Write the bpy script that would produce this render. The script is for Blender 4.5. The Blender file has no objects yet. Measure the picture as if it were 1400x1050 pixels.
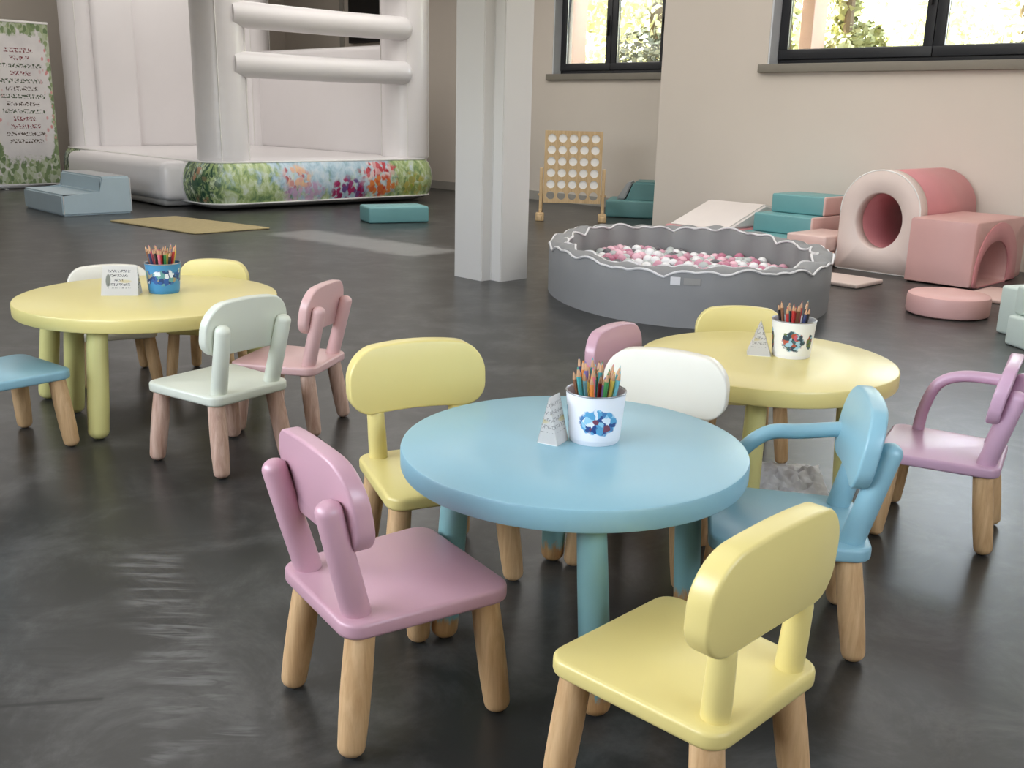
import bpy, bmesh, math, random
from mathutils import Vector, Matrix
random.seed(7)
PI = math.pi
SC = bpy.context.scene
COL = SC.collection

# ------------------------------------------------------------------ camera
F, PITCH, ROLL, CAMH = 1349.98, 0.268896, 0.024493, 1.26261
fw = Vector((0, math.cos(PITCH), -math.sin(PITCH)))
up = Vector((0, math.sin(PITCH), math.cos(PITCH)))
rt = Vector((1, 0, 0))
c_, s_ = math.cos(ROLL), math.sin(ROLL)
rt2 = rt * c_ + up * s_
up2 = -rt * s_ + up * c_
cam_data = bpy.data.cameras.new('camera')
cam_data.sensor_width = 36.0
cam_data.lens = F / 1400 * 36.0
cam_data.clip_end = 200
cam = bpy.data.objects.new('camera', cam_data)
COL.objects.link(cam)
M = Matrix((rt2, up2, -fw)).transposed().to_4x4()
M.translation = Vector((0, 0, CAMH))
cam.matrix_world = M
SC.camera = cam

# ------------------------------------------------------------------ room axes: u runs along the window wall, v away through it
A46 = math.radians(46)
CU, SU = math.cos(A46), math.sin(A46)
def XY(u, v): return (CU * u + SU * v, -SU * u + CU * v)
def P3(u, v, z=0.0):
    x, y = XY(u, v)
    return Vector((x, y, z))
ROT = -A46

# ------------------------------------------------------------------ world, sun, exposure
SC.view_settings.view_transform = 'Standard'
SC.view_settings.look = 'None'
SC.view_settings.exposure = 0.0
SC.view_settings.gamma = 1.0
SC.view_settings.use_curve_mapping = False
SC.cycles.use_denoising = True
SC.cycles.max_bounces = 8
SC.cycles.diffuse_bounces = 4
SC.cycles.glossy_bounces = 4
SC.cycles.transparent_max_bounces = 12
SC.cycles.sample_clamp_indirect = 6.0
SC.cycles.caustics_reflective = False
SC.cycles.caustics_refractive = False

w = bpy.data.worlds.new('sky')
SC.world = w
w.use_nodes = True
wn = w.node_tree
wn.nodes.clear()
wo = wn.nodes.new('ShaderNodeOutputWorld')
wb = wn.nodes.new('ShaderNodeBackground')
ws = wn.nodes.new('ShaderNodeTexSky')
ws.sky_type = 'NISHITA'
ws.sun_disc = False
ws.sun_elevation = math.radians(38)
ws.sun_rotation = math.radians(-44)
ws.air_density = 1.0
ws.dust_density = 3.0
wb.inputs['Strength'].default_value = 3.1
wh = wn.nodes.new('ShaderNodeHueSaturation')
wh.inputs['Saturation'].default_value = 0.4
wn.links.new(ws.outputs[0], wh.inputs['Color'])
wn.links.new(wh.outputs[0], wb.inputs[0])
wn.links.new(wb.outputs[0], wo.inputs[0])

def lamp(name, kind, energy, loc, size=(1, 1), color=(1, 1, 1), rot=(0, 0, 0)):
    l = bpy.data.lights.new(name, kind)
    l.energy = energy
    l.color = color
    if kind == 'AREA':
        l.shape = 'RECTANGLE'
        l.size, l.size_y = size
    o = bpy.data.objects.new(name, l)
    o.location = loc
    o.rotation_euler = rot
    COL.objects.link(o)
    return o
sun = lamp('sun', 'SUN', 24.0, (0, 0, 20), color=(1.0, 0.93, 0.82))
sun.data.angle = math.radians(1)
sd = Vector((CU * 0.75 - SU * 0.04, -SU * 0.75 - CU * 0.04, -0.66)).normalized()
sun.rotation_euler = sd.to_track_quat('-Z', 'Y').to_euler()
CEIL = 3.7
# unseen area lights added under the ceiling as broad soft fill
for (u, v, e, sx, sy) in ((-3.0, 1.6, 36, 3.6, 2.6), (-1.2, 6.2, 70, 3.6, 3.6), (-6.6, 2.6, 48, 2.6, 2.6), (-5.2, 7.0, 84, 4.0, 3.6), (-9.6, 7.6, 84, 3.6, 3.6), (-13.9, 7.2, 46, 3.6, 3.2), (-14.4, 3.4, 64, 3.6, 3.0)):
    lamp('ceiling_fill_light', 'AREA', e, P3(u, v, CEIL - 0.02), (sx, sy), (1.0, 0.97, 0.93), (0, 0, ROT))
# daylight openings, marked so that the sky is sampled through them
for (u, v, z, wx, wz, r) in ((-8.96, 10.98, 2.5, 2.9, 1.4, 0), (-2.65, 9.62, 2.5, 6.6, 1.4, 0), (-3.6, -1.9, 2.1, 5.2, 1.6, PI)):
    o = lamp('daylight_portal', 'AREA', 1.0, P3(u, v, z), (wx, wz), (1, 1, 1), (-PI / 2, 0, ROT + r))
    o.data.cycles.is_portal = True
o = lamp('daylight_portal', 'AREA', 1.0, P3(1.9, 1.5, 2.0), (2.4, 1.2), (1, 1, 1), (-PI / 2, 0, ROT - PI / 2))
o.data.cycles.is_portal = True

# ------------------------------------------------------------------ materials
def lin(c):
    return tuple(((x / 12.92) if x <= 0.04045 else ((x + 0.055) / 1.055) ** 2.4) for x in c)
def S(r, g, b): return lin((r / 255, g / 255, b / 255)) + (1.0,)
class NT:
    def __init__(self, name):
        self.m = bpy.data.materials.new(name)
        self.m.use_nodes = True
        self.t = self.m.node_tree
        self.t.nodes.clear()
        self.out = self.t.nodes.new('ShaderNodeOutputMaterial')
    def n(self, typ, ins=None, **props):
        nd = self.t.nodes.new('ShaderNode' + typ)
        for k, v in props.items(): setattr(nd, k, v)
        for k, v in (ins or {}).items(): self.set(nd.inputs[k], v)
        return nd
    def set(self, sock, v):
        if isinstance(v, bpy.types.Node): self.t.links.new(v.outputs[0], sock)
        elif isinstance(v, bpy.types.NodeSocket): self.t.links.new(v, sock)
        else: sock.default_value = v
    def math(self, op, a, b=0.0, clamp=False):
        nd = self.n('Math', operation=op, use_clamp=clamp)
        self.set(nd.inputs[0], a); self.set(nd.inputs[1], b)
        return nd
    def mix(self, f, a, b):
        nd = self.n('Mix', data_type='RGBA')
        self.set(nd.inputs['Factor'], f)
        self.set(nd.inputs[6], a); self.set(nd.inputs[7], b)
        return nd.outputs[2]
    def ramp(self, f, stops, interp='LINEAR'):
        nd = self.n('ValToRGB')
        cr = nd.color_ramp
        cr.interpolation = interp
        while len(cr.elements) < len(stops): cr.elements.new(0.5)
        for e, (p, c) in zip(cr.elements, stops):
            e.position = p; e.color = c
        self.set(nd.inputs[0], f)
        return nd.outputs[0]
    def smooth(self, x, a, b):
        nd = self.n('MapRange', interpolation_type='SMOOTHSTEP')
        self.set(nd.inputs['Value'], x)
        nd.inputs['From Min'].default_value = a
        nd.inputs['From Max'].default_value = b
        return nd.outputs[0]
    def noise(self, vec, scale, detail=3.0, rough=0.5, dist=0.0):
        nd = self.n('TexNoise', {'Scale': scale, 'Detail': detail, 'Roughness': rough, 'Distortion': dist})
        if vec is not None: self.set(nd.inputs['Vector'], vec)
        return nd
    def scalevec(self, vec, sc, loc=(0, 0, 0)):
        nd = self.n('Mapping')
        self.set(nd.inputs['Vector'], vec)
        nd.inputs['Scale'].default_value = sc
        nd.inputs['Location'].default_value = loc
        return nd.outputs[0]
    def bsdf(self, color, rough=0.5, bump=None, bstr=0.1, bdist=0.01, **kw):
        b = self.n('BsdfPrincipled')
        self.set(b.inputs['Base Color'], color)
        self.set(b.inputs['Roughness'], rough)
        for k, v in kw.items(): self.set(b.inputs[k.replace('_', ' ')], v)
        if bump is not None:
            bp = self.n('Bump', {'Strength': bstr, 'Distance': bdist})
            self.set(bp.inputs['Height'], bump)
            self.set(b.inputs['Normal'], bp)
        self.t.links.new(b.outputs[0], self.out.inputs[0])
        return self.m
def tint(c, k): return (min(1, c[0] * k), min(1, c[1] * k), min(1, c[2] * k), 1)
def plain(name, col, rough=0.45, var=0.08, nscale=6.0, bscale=60.0, bstr=0.05, **kw):
    n = NT(name)
    oc = n.n('TexCoord').outputs['Object']
    no = n.noise(oc, nscale)
    c = n.mix(no, tint(col, 1 - var), tint(col, 1 + var))
    return n.bsdf(c, rough, n.noise(oc, bscale), bstr, 0.004, **kw)
def paint(name, col, rough=0.3):
    n = NT(name)
    oc = n.n('TexCoord').outputs['Object']
    no = n.noise(oc, 4.0)
    c = n.mix(no, tint(col, 0.95), tint(col, 1.05))
    r = n.math('ADD', n.math('MULTIPLY', n.noise(oc, 9.0), 0.04), rough - 0.01)
    return n.bsdf(c, r)
YEL, BLU, PNK, GRN, WHT = S(222, 207, 134), S(138, 182, 196), S(196, 156, 168), S(212, 216, 200), S(228, 223, 208)
MAT = {}
MAT['yellow'] = paint('yellow_lacquer', YEL)
MAT['blue'] = paint('blue_lacquer', BLU)
MAT['pink'] = paint('pink_lacquer', PNK)
MAT['lilac'] = paint('lilac_pink_lacquer', S(200, 164, 186), 0.3)
MAT['rose'] = paint('rose_lacquer', S(210, 172, 168))
MAT['green'] = paint('pale_green_lacquer', GRN)
MAT['white'] = paint('white_lacquer', WHT)

def wood(name, a, b, rough=0.5):
    n = NT(name)
    oc = n.n('TexCoord').outputs['Object']
    v = n.scalevec(oc, (38, 38, 3.5))
    g = n.noise(v, 1.6, 4.0, 0.6, 0.6)
    c = n.ramp(g, [(0.3, a), (0.7, b)])
    return n.bsdf(c, rough, g, 0.06, 0.003)
MAT['wood'] = wood('birch_leg_wood', S(190, 152, 106), S(220, 186, 140))
MAT['wood_rose'] = wood('rosy_leg_wood', S(176, 138, 118), S(214, 184, 164))
MAT['pine'] = wood('pale_pine', S(188, 156, 112), S(214, 186, 142))

def painted_leg(name, col, wear_or_reflection=0.10):
    n = NT(name)
    oc = n.n('TexCoord').outputs['Object']
    g = n.noise(n.scalevec(oc, (38, 38, 3.5)), 1.6, 4.0, 0.6, 0.6)
    wd = n.ramp(g, [(0.3, S(176, 132, 84)), (0.7, S(210, 172, 120))])
    z = n.n('SeparateXYZ', {'Vector': oc}).outputs['Z']
    edge = n.math('ADD', z, n.math('MULTIPLY', n.noise(n.scalevec(oc, (30, 30, 9)), 2.0, 4.0, 0.7), 0.10))
    f = n.smooth(edge, wear_or_reflection + 0.02, wear_or_reflection + 0.045)
    return n.bsdf(n.mix(f, wd, col), 0.4)
MAT['leg_blue'] = painted_leg('worn_blue_leg', S(134, 182, 184), 0.075)
MAT['leg_yellow'] = painted_leg('worn_yellow_leg', S(216, 210, 138), 0.0)

def mk_floor():
    n = NT('dark_epoxy_floor')
    oc = n.n('TexCoord').outputs['Object']
    big = n.noise(oc, 0.45, 4.0, 0.55, 0.3)
    fine = n.noise(oc, 7.0, 6.0, 0.65)
    c = n.ramp(big, [(0.3, S(36, 36, 34)), (0.7, S(56, 56, 54))])
    c = n.mix(n.smooth(n.noise(oc, 3.2, 7.0, 0.72, 0.5), 0.42, 0.75), c, S(82, 82, 80))
    # pale streaks: reflections painted into the floor in front of the left table
    def band(p, q, half, soft):
        d = Vector((q[0] - p[0], q[1] - p[1])); L = d.length; d /= L
        sx = n.n('SeparateXYZ', {'Vector': oc})
        ax = n.math('SUBTRACT', sx.outputs[0], p[0]); ay = n.math('SUBTRACT', sx.outputs[1], p[1])
        t = n.math('ADD', n.math('MULTIPLY', ax, d.x), n.math('MULTIPLY', ay, d.y))
        w_ = n.math('ABSOLUTE', n.math('ADD', n.math('MULTIPLY', ax, -d.y), n.math('MULTIPLY', ay, d.x)))
        wob = n.math('MULTIPLY', n.math('SUBTRACT', n.noise(oc, 6.0, 3.0), 0.5), soft * 2.2)
        w_ = n.math('ADD', w_, wob); t = n.math('ADD', t, wob)
        m = n.math('MULTIPLY', n.smooth(w_, half + soft, half - soft), n.smooth(t, -soft, soft))
        return n.math('MULTIPLY', m, n.smooth(t, L + soft, L - soft))
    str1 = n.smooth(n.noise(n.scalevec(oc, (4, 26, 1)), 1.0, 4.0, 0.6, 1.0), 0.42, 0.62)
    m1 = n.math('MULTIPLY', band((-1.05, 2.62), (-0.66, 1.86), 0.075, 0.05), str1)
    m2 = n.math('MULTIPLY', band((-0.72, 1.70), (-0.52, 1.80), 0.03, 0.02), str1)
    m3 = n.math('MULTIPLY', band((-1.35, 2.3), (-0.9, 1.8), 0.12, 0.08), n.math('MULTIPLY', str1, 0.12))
    wear_or_reflection = n.math('MAXIMUM', n.math('MAXIMUM', m1, m2), m3, True)
    c = n.mix(n.math('MULTIPLY', wear_or_reflection, 0.42), c, S(132, 132, 130))
    # broad strip of reflected light painted beside the bounce house, and a dark hairline crack
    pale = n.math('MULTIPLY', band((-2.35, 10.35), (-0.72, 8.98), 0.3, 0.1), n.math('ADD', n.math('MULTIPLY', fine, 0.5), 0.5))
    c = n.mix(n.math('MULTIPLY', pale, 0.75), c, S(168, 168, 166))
    crack = band((-1.2, 1.84), (-0.88, 1.90), 0.006, 0.004)
    c = n.mix(n.math('MULTIPLY', crack, 0.8), c, S(24, 24, 24))
    rip = n.noise(n.scalevec(oc, (1.0, 1.6, 1.0)), 2.6, 2.0, 0.5, 0.6)
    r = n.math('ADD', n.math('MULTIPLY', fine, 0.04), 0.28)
    r = n.math('ADD', r, n.math('MULTIPLY', wear_or_reflection, 0.1))
    return n.bsdf(c, r, rip, 0.035, 0.02, IOR=1.42)
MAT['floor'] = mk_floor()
def mk_wall(name, col, var=0.05):
    n = NT(name)
    oc = n.n('TexCoord').outputs['Object']
    no = n.noise(oc, 0.7, 4.0, 0.6)
    c = n.mix(no, tint(col, 1 - var), tint(col, 1 + var))
    return n.bsdf(c, 0.75, n.noise(oc, 90.0), 0.05, 0.004)
MAT['wall'] = mk_wall('warm_white_plaster', S(217, 208, 197))
MAT['ceiling'] = mk_wall('ceiling_plaster', S(226, 222, 214))
MAT['pillar'] = mk_wall('pillar_paint', S(206, 203, 198), 0.03)
MAT['skirting'] = plain('grey_skirting', S(168, 164, 156), 0.6)
MAT['frame'] = plain('dark_window_frame', S(44, 46, 50), 0.35)
MAT['sill'] = plain('grey_sill_stone', S(132, 127, 116), 0.55)
MAT['reveal'] = plain('white_reveal', S(214, 218, 222), 0.6)
MAT['vinyl'] = plain('white_inflatable_vinyl', S(232, 228, 228), 0.28, 0.02, 3.0, 14.0, 0.06)
MAT['vinyl_under'] = plain('grey_underside_vinyl', S(178, 174, 170), 0.45)
MAT['stitch'] = plain('white_seam', S(236, 234, 230), 0.5)
MAT['bluegrey_foam'] = plain('blue_grey_foam_leather', S(180, 198, 206), 0.45, 0.05)
MAT['grey_foam'] = plain('grey_foam_leather', S(172, 174, 176), 0.5, 0.05)
MAT['teal_foam'] = plain('teal_foam_leather', S(112, 164, 166), 0.45, 0.05)
MAT['deepteal_foam'] = plain('deep_teal_foam_leather', S(96, 142, 142), 0.5, 0.06)
MAT['pinkend_foam'] = plain('pale_pink_foam_leather', S(222, 192, 184), 0.5, 0.05)
MAT['cream_foam'] = plain('cream_pink_foam_leather', S(226, 208, 200), 0.5, 0.04)
MAT['rose_foam'] = plain('rose_foam_leather', S(216, 146, 150), 0.42, 0.05)
MAT['blush_foam'] = plain('blush_foam_leather', S(216, 170, 165), 0.45, 0.05)
MAT['white_foam'] = plain('white_foam_leather', S(236, 228, 224), 0.5, 0.04)
MAT['mint_foam'] = plain('mint_foam_leather', S(204, 216, 208), 0.5, 0.05)
MAT['pit'] = plain('grey_pit_fabric', S(138, 138, 138), 0.75, 0.06, 5.0, 200.0, 0.1)
MAT['pit_pipe'] = plain('pale_pit_piping', S(224, 222, 222), 0.45)
MAT['mat'] = plain('straw_mat', S(186, 169, 124), 0.8, 0.14, 24.0, 90.0, 0.4)
MAT['black'] = plain('black_screen', S(22, 22, 24), 0.25)
MAT['dark'] = plain('dark_graphite', S(40, 38, 38), 0.5)
MAT['metal'] = plain('brushed_metal', S(170, 170, 172), 0.35, Metallic=0.9)
MAT['tin_white'] = plain('white_tin', S(232, 232, 236), 0.35)
MAT['paper'] = plain('white_paper', S(238, 236, 230), 0.7, 0.02)
MAT['sun_patch'] = plain('sun_patch_white', S(248, 248, 250), 0.45)  # white of the floor's sunlight patch, modelled as a crumpled shape
MAT['pencil_wood'] = wood('pencil_wood', S(176, 132, 96), S(206, 164, 124))
MAT['ground'] = plain('outdoor_ground', S(150, 146, 120), 0.9)
MAT['trunk'] = plain('tree_bark', S(120, 104, 84), 0.9, 0.2)
MAT['pier'] = plain('pinkish_render', S(196, 166, 152), 0.8)
def ball_mat(name, c): return plain(name, c, 0.3, 0.04)
def mk_leaf(name, a, b):
    n = NT(name)
    oc = n.n('TexCoord').outputs['Object']
    c = n.ramp(n.noise(oc, 2.2, 3.0), [(0.35, a), (0.65, b)])
    return n.bsdf(c, 0.6)
MAT['leaf_light'] = mk_leaf('pale_leaves', S(200, 202, 150), S(232, 230, 198))
MAT['leaf_mid'] = mk_leaf('olive_leaves', S(150, 154, 104), S(206, 206, 156))
MAT['leaf_dark'] = mk_leaf('dark_leaves', S(74, 78, 60), S(118, 120, 92))
def mk_glass():
    n = NT('window_glass')
    tr = n.n('BsdfTransparent', {'Color': (0.96, 0.98, 0.97, 1)})
    gl = n.n('BsdfGlossy', {'Color': (1, 1, 1, 1), 'Roughness': 0.02})
    fr = n.n('Fresnel', {'IOR': 1.45})
    mx = n.n('MixShader')
    n.set(mx.inputs[0], fr); n.set(mx.inputs[1], tr); n.set(mx.inputs[2], gl)
    n.t.links.new(mx.outputs[0], n.out.inputs[0])
    return n.m
MAT['glass'] = mk_glass()

def blot(n, uv, u0, v0, ru, rv, soft=0.5, nz=9.0):
    """soft elliptical mask around (u0, v0) in uv metres"""
    s = n.n('SeparateXYZ', {'Vector': uv})
    du = n.math('DIVIDE', n.math('SUBTRACT', s.outputs[0], u0), ru)
    dv = n.math('DIVIDE', n.math('SUBTRACT', s.outputs[1], v0), rv)
    d = n.math('SQRT', n.math('ADD', n.math('MULTIPLY', du, du), n.math('MULTIPLY', dv, dv)))
    d = n.math('ADD', d, n.math('MULTIPLY', n.math('SUBTRACT', n.noise(uv, nz, 3.0), 0.5), 0.9))
    return n.smooth(d, 1.0, 1.0 - soft)
def mk_garden():
    n = NT('painted_garden_print')
    uv = n.n('TexCoord').outputs['UV']
    sx = n.n('SeparateXYZ', {'Vector': uv})
    st = n.scalevec(uv, (2.2, 1.6, 1.0))
    n1 = n.noise(st, 2.4, 4.0, 0.65, 0.7)
    n2 = n.noise(n.scalevec(uv, (14, 7, 1)), 1.4, 3.0, 0.6, 1.2)
    n3 = n.noise(n.scalevec(uv, (7, 4.5, 1), (3, 1, 0)), 1.5, 5.0, 0.6, 0.5)
    sky = n.ramp(n3, [(0.3, S(142, 176, 190)), (0.5, S(186, 208, 220)), (0.75, S(222, 228, 232))])
    leaf = n.ramp(n3, [(0.3, S(78, 112, 88)), (0.4, S(132, 158, 106)), (0.5, S(176, 194, 132)), (0.6, S(204, 216, 180)), (0.7, S(218, 228, 222))])
    # leafy at the two ends of the long side, open sky in the middle
    e1 = n.smooth(sx.outputs[0], 1.25, 0.5)
    e2 = n.smooth(sx.outputs[0], 2.35, 2.9)
    bias = n.math('ADD', n.math('MULTIPLY', n.math('ADD', e1, e2), 0.28), n.math('MULTIPLY', n.smooth(sx.outputs[1], 0.45, 0.05), 0.14))
    f = n.smooth(n.math('ADD', n1, bias), 0.58, 0.78)
    c = n.mix(f, sky, leaf)
    dk = n.math('MULTIPLY', n.smooth(sx.outputs[0], 0.22, 0.0), n.smooth(n2, 0.42, 0.58))
    c = n.mix(dk, c, S(44, 78, 60))
    wv = n.n('VectorMath', {0: uv, 1: n.scalevec(n.noise(uv, 14.0).outputs['Color'], (0.08, 0.08, 0))}, operation='ADD').outputs[0]
    vor = n.n('TexVoronoi', {'Scale': 17.0}); n.set(vor.inputs['Vector'], n.scalevec(wv, (1.0, 0.75, 1)))
    vd = vor.outputs['Distance']; vc = n.n('SeparateXYZ', {'Vector': vor.outputs['Color']})
    pet = n.smooth(vd, 0.75, 0.5)
    def cl(c, u0, v0, ru, rv, stops):
        m = n.math('MULTIPLY', blot(n, uv, u0, v0, ru, rv, 0.35), pet)
        col = n.ramp(vc.outputs[0], stops)
        return n.mix(m, c, col)
    c = cl(c, -0.15, 0.3, 0.16, 0.3, [(0, S(40, 74, 60)), (0.6, S(70, 104, 72)), (1, S(190, 140, 110))])
    c = cl(c, 1.22, 0.2, 0.36, 0.18, [(0, S(196, 160, 196)), (0.5, S(214, 186, 206)), (1, S(166, 116, 160))])
    c = cl(c, 1.12, 0.4, 0.26, 0.16, [(0, S(176, 70, 84)), (0.5, S(222, 170, 160)), (1, S(232, 196, 150))])
    c = cl(c, 1.92, 0.2, 0.34, 0.2, [(0, S(140, 32, 84)), (0.5, S(178, 54, 104)), (1, S(104, 84, 140))])
    c = cl(c, 2.4, 0.44, 0.36, 0.16, [(0, S(170, 40, 50)), (0.5, S(206, 84, 92)), (1, S(236, 226, 222))])
    c = cl(c, 2.46, 0.24, 0.3, 0.17, [(0, S(206, 96, 52)), (0.5, S(228, 138, 72)), (1, S(196, 60, 60))])
    c = cl(c, 3.0, 0.25, 0.26, 0.2, [(0, S(150, 170, 70)), (0.5, S(196, 178, 96)), (1, S(120, 150, 90))])
    return n.bsdf(c, 0.3, n.noise(uv, 18.0), 0.05, 0.01)
MAT['garden'] = mk_garden()

def glyphs(n, su, sv, row_h, x_half, seed=0.0, cell=0.012):
    """rows of small irregular strokes, centred on su = 0"""
    row = n.math('FLOOR', n.math('DIVIDE', sv, row_h))
    fr = n.math('FRACT', n.math('DIVIDE', sv, row_h))
    band = n.math('MULTIPLY', n.math('GREATER_THAN', fr, 0.22), n.math('LESS_THAN', fr, 0.78))
    vec = n.n('CombineXYZ')
    n.set(vec.inputs[0], n.math('DIVIDE', su, cell)); n.set(vec.inputs[1], n.math('ADD', n.math('DIVIDE', sv, cell * 1.3), n.math('MULTIPLY', row, 3.7)))
    vec.inputs[2].default_value = seed
    ink = n.math('GREATER_THAN', n.noise(vec, 1.0, 1.0), 0.53)
    rv = n.n('TexWhiteNoise', noise_dimensions='1D'); n.set(rv.inputs['W'], n.math('ADD', row, seed))
    half = n.math('MULTIPLY', n.math('ADD', n.math('MULTIPLY', rv.outputs[0], 0.6), 0.4), x_half)
    inside = n.math('LESS_THAN', n.math('ABSOLUTE', su), half)
    return n.math('MULTIPLY', n.math('MULTIPLY', ink, band), inside), rv.outputs[0]
def mk_banner():
    n = NT('printed_banner_cloth')
    oc = n.n('TexCoord').outputs['Object']
    s = n.n('SeparateXYZ', {'Vector': oc})
    y, z = s.outputs[1], s.outputs[2]
    base = n.ramp(n.noise(oc, 3.0, 3.0), [(0.3, S(206, 202, 202)), (0.7, S(226, 222, 220))])
    vor = n.n('TexVoronoi', {'Scale': 1.0}); n.set(vor.inputs['Vector'], n.scalevec(oc, (14, 22, 14)))
    vc = n.n('SeparateXYZ', {'Vector': vor.outputs['Color']})
    leafc = n.ramp(vc.outputs[0], [(0, S(98, 120, 80)), (0.4, S(134, 152, 106)), (0.75, S(170, 180, 146)), (1, S(190, 196, 180))])
    edge = n.math('ADD', n.smooth(z, 0.75, 0.1), n.math('ADD', n.smooth(z, 1.95, 2.35), n.math('MULTIPLY', n.smooth(n.math('ABSOLUTE', y), 0.26, 0.46), 0.75)))
    f = n.smooth(n.math('ADD', edge, n.math('SUBTRACT', n.noise(oc, 7.0, 4.0, 0.7), 0.5)), 0.42, 0.58)
    f = n.math('MULTIPLY', f, n.smooth(vor.outputs['Distance'], 0.95, 0.6))
    c = n.mix(f, base, leafc)
    pk = n.math('MULTIPLY', n.math('MULTIPLY', n.smooth(n.math('ABSOLUTE', y), 0.2, 0.36), n.math('GREATER_THAN', vc.outputs[1], 0.72)), n.smooth(vor.outputs['Distance'], 0.5, 0.3))
    pk = n.math('MULTIPLY', pk, n.math('MULTIPLY', n.math('GREATER_THAN', z, 0.65), n.math('LESS_THAN', z, 2.1)))
    c = n.mix(pk, c, S(206, 138, 138))
    ink, rv = glyphs(n, y, z, 0.105, 0.33, 3.0, 0.022)
    ink = n.math('MULTIPLY', ink, n.math('MULTIPLY', n.math('GREATER_THAN', z, 0.62), n.math('LESS_THAN', z, 2.0)))
    c = n.mix(ink, c, n.ramp(rv, [(0.0, S(120, 44, 52)), (0.4, S(84, 70, 60)), (0.7, S(70, 84, 60)), (1.0, S(150, 60, 76))], 'CONSTANT'))
    return n.bsdf(c, 0.6)
MAT['banner'] = mk_banner()
def mk_cardprint(name, seed, dark=S(66, 66, 74), row=0.018):
    n = NT(name)
    oc = n.n('TexCoord').outputs['UV']
    s = n.n('SeparateXYZ', {'Vector': oc})
    ink, rv = glyphs(n, s.outputs[0], s.outputs[1], row, 0.05, seed, 0.0042)
    ink = n.math('MULTIPLY', ink, n.math('MULTIPLY', n.math('GREATER_THAN', s.outputs[1], 0.03), n.math('LESS_THAN', s.outputs[1], 0.104)))
    c = n.mix(ink, S(238, 236, 232), dark)
    tr = n.math('MULTIPLY', blot(n, oc, -0.047, 0.06, 0.012, 0.03, 0.3), 0.75)
    c = n.mix(tr, c, S(96, 104, 86))
    yl = n.math('MULTIPLY', blot(n, oc, 0.025, 0.058, 0.03, 0.008, 0.5), 0.5)
    c = n.mix(yl, c, S(224, 206, 110))
    return n.bsdf(c, 0.65)
MAT['card_a'] = mk_cardprint('printed_card', 1.0)
MAT['card_b'] = mk_cardprint('faintly_printed_card', 5.0, S(186, 182, 178))
def mk_blotch(name, base, stops, shape, scale=34.0):
    n = NT(name)
    uv = n.n('TexCoord').outputs['UV']
    vor = n.n('TexVoronoi', {'Scale': scale}); n.set(vor.inputs['Vector'], n.n('VectorMath', {0: uv, 1: n.scalevec(n.noise(uv, 40.0).outputs['Color'], (0.03, 0.03, 0))}, operation='ADD').outputs[0])
    vc = n.n('SeparateXYZ', {'Vector': vor.outputs['Color']})
    col = n.ramp(vc.outputs[0], stops, 'CONSTANT')
    m = None
    for (u0, v0, ru, rv) in shape:
        b = blot(n, uv, u0, v0, ru, rv, 0.12, 60.0)
        m = b if m is None else n.math('MAXIMUM', m, b)
    return n.bsdf(n.mix(m, base, col), 0.35)
W_, = (S(234, 234, 238),)
MAT['tin_print_blue'] = mk_blotch('white_tin_blue_print', W_, [(0, S(92, 160, 200)), (0.25, S(40, 70, 130)), (0.45, S(150, 200, 222)), (0.65, S(226, 232, 240)), (0.75, S(120, 60, 80)), (0.87, S(70, 120, 170))], [(0.002, 0.062, 0.05, 0.034), (-0.1, 0.065, 0.008, 0.036)], 75.0)
MAT['tin_print_dark'] = mk_blotch('white_tin_dark_print', S(228, 228, 222), [(0, S(40, 62, 76)), (0.3, S(60, 92, 100)), (0.5, S(170, 80, 60)), (0.62, S(150, 186, 200)), (0.78, S(96, 112, 62)), (0.9, S(190, 90, 110))], [(0.0, 0.062, 0.038, 0.036), (0.062, 0.06, 0.014, 0.028), (-0.085, 0.062, 0.014, 0.04)], 85.0)
MAT['tin_print_sea'] = mk_blotch('blue_tin_print', S(62, 132, 178), [(0, S(40, 84, 150)), (0.3, S(30, 60, 110)), (0.5, S(214, 222, 232)), (0.68, S(96, 150, 150)), (0.82, S(150, 140, 110))], [(0.0, 0.07, 0.06, 0.034), (-0.07, 0.07, 0.02, 0.03), (0.08, 0.075, 0.03, 0.03)], 60.0)

# ------------------------------------------------------------------ mesh helpers
def finish(bm, name, mats, parent=None, smooth=40, loc=None, rotz=None):
    me = bpy.data.meshes.new(name)
    bmesh.ops.recalc_face_normals(bm, faces=bm.faces)
    bm.to_mesh(me); bm.free()
    if not isinstance(mats, (list, tuple)): mats = [mats]
    for m in mats: me.materials.append(m)
    if smooth:
        me.polygons.foreach_set('use_smooth', [True] * len(me.polygons))
        me.set_sharp_from_angle(angle=math.radians(smooth))
    o = bpy.data.objects.new(name, me)
    COL.objects.link(o)
    if parent is not None: o.parent = parent
    if loc is not None: o.location = loc
    if rotz is not None: o.rotation_euler = (0, 0, rotz)
    return o
def tag(o, label, cat, group=None):
    o['label'] = label; o['category'] = cat
    if group: o['group'] = group
    return o
def thing(name, label, cat, loc=(0, 0, 0), rotz=0.0, group=None, scale=None):
    o = bpy.data.objects.new(name, None)
    o.empty_display_size = 0.1
    COL.objects.link(o)
    o.location = loc; o.rotation_euler = (0, 0, rotz)
    if scale: o.scale = scale
    return tag(o, label, cat, group)
def struct(o):
    o['kind'] = 'structure'
    return o
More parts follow.
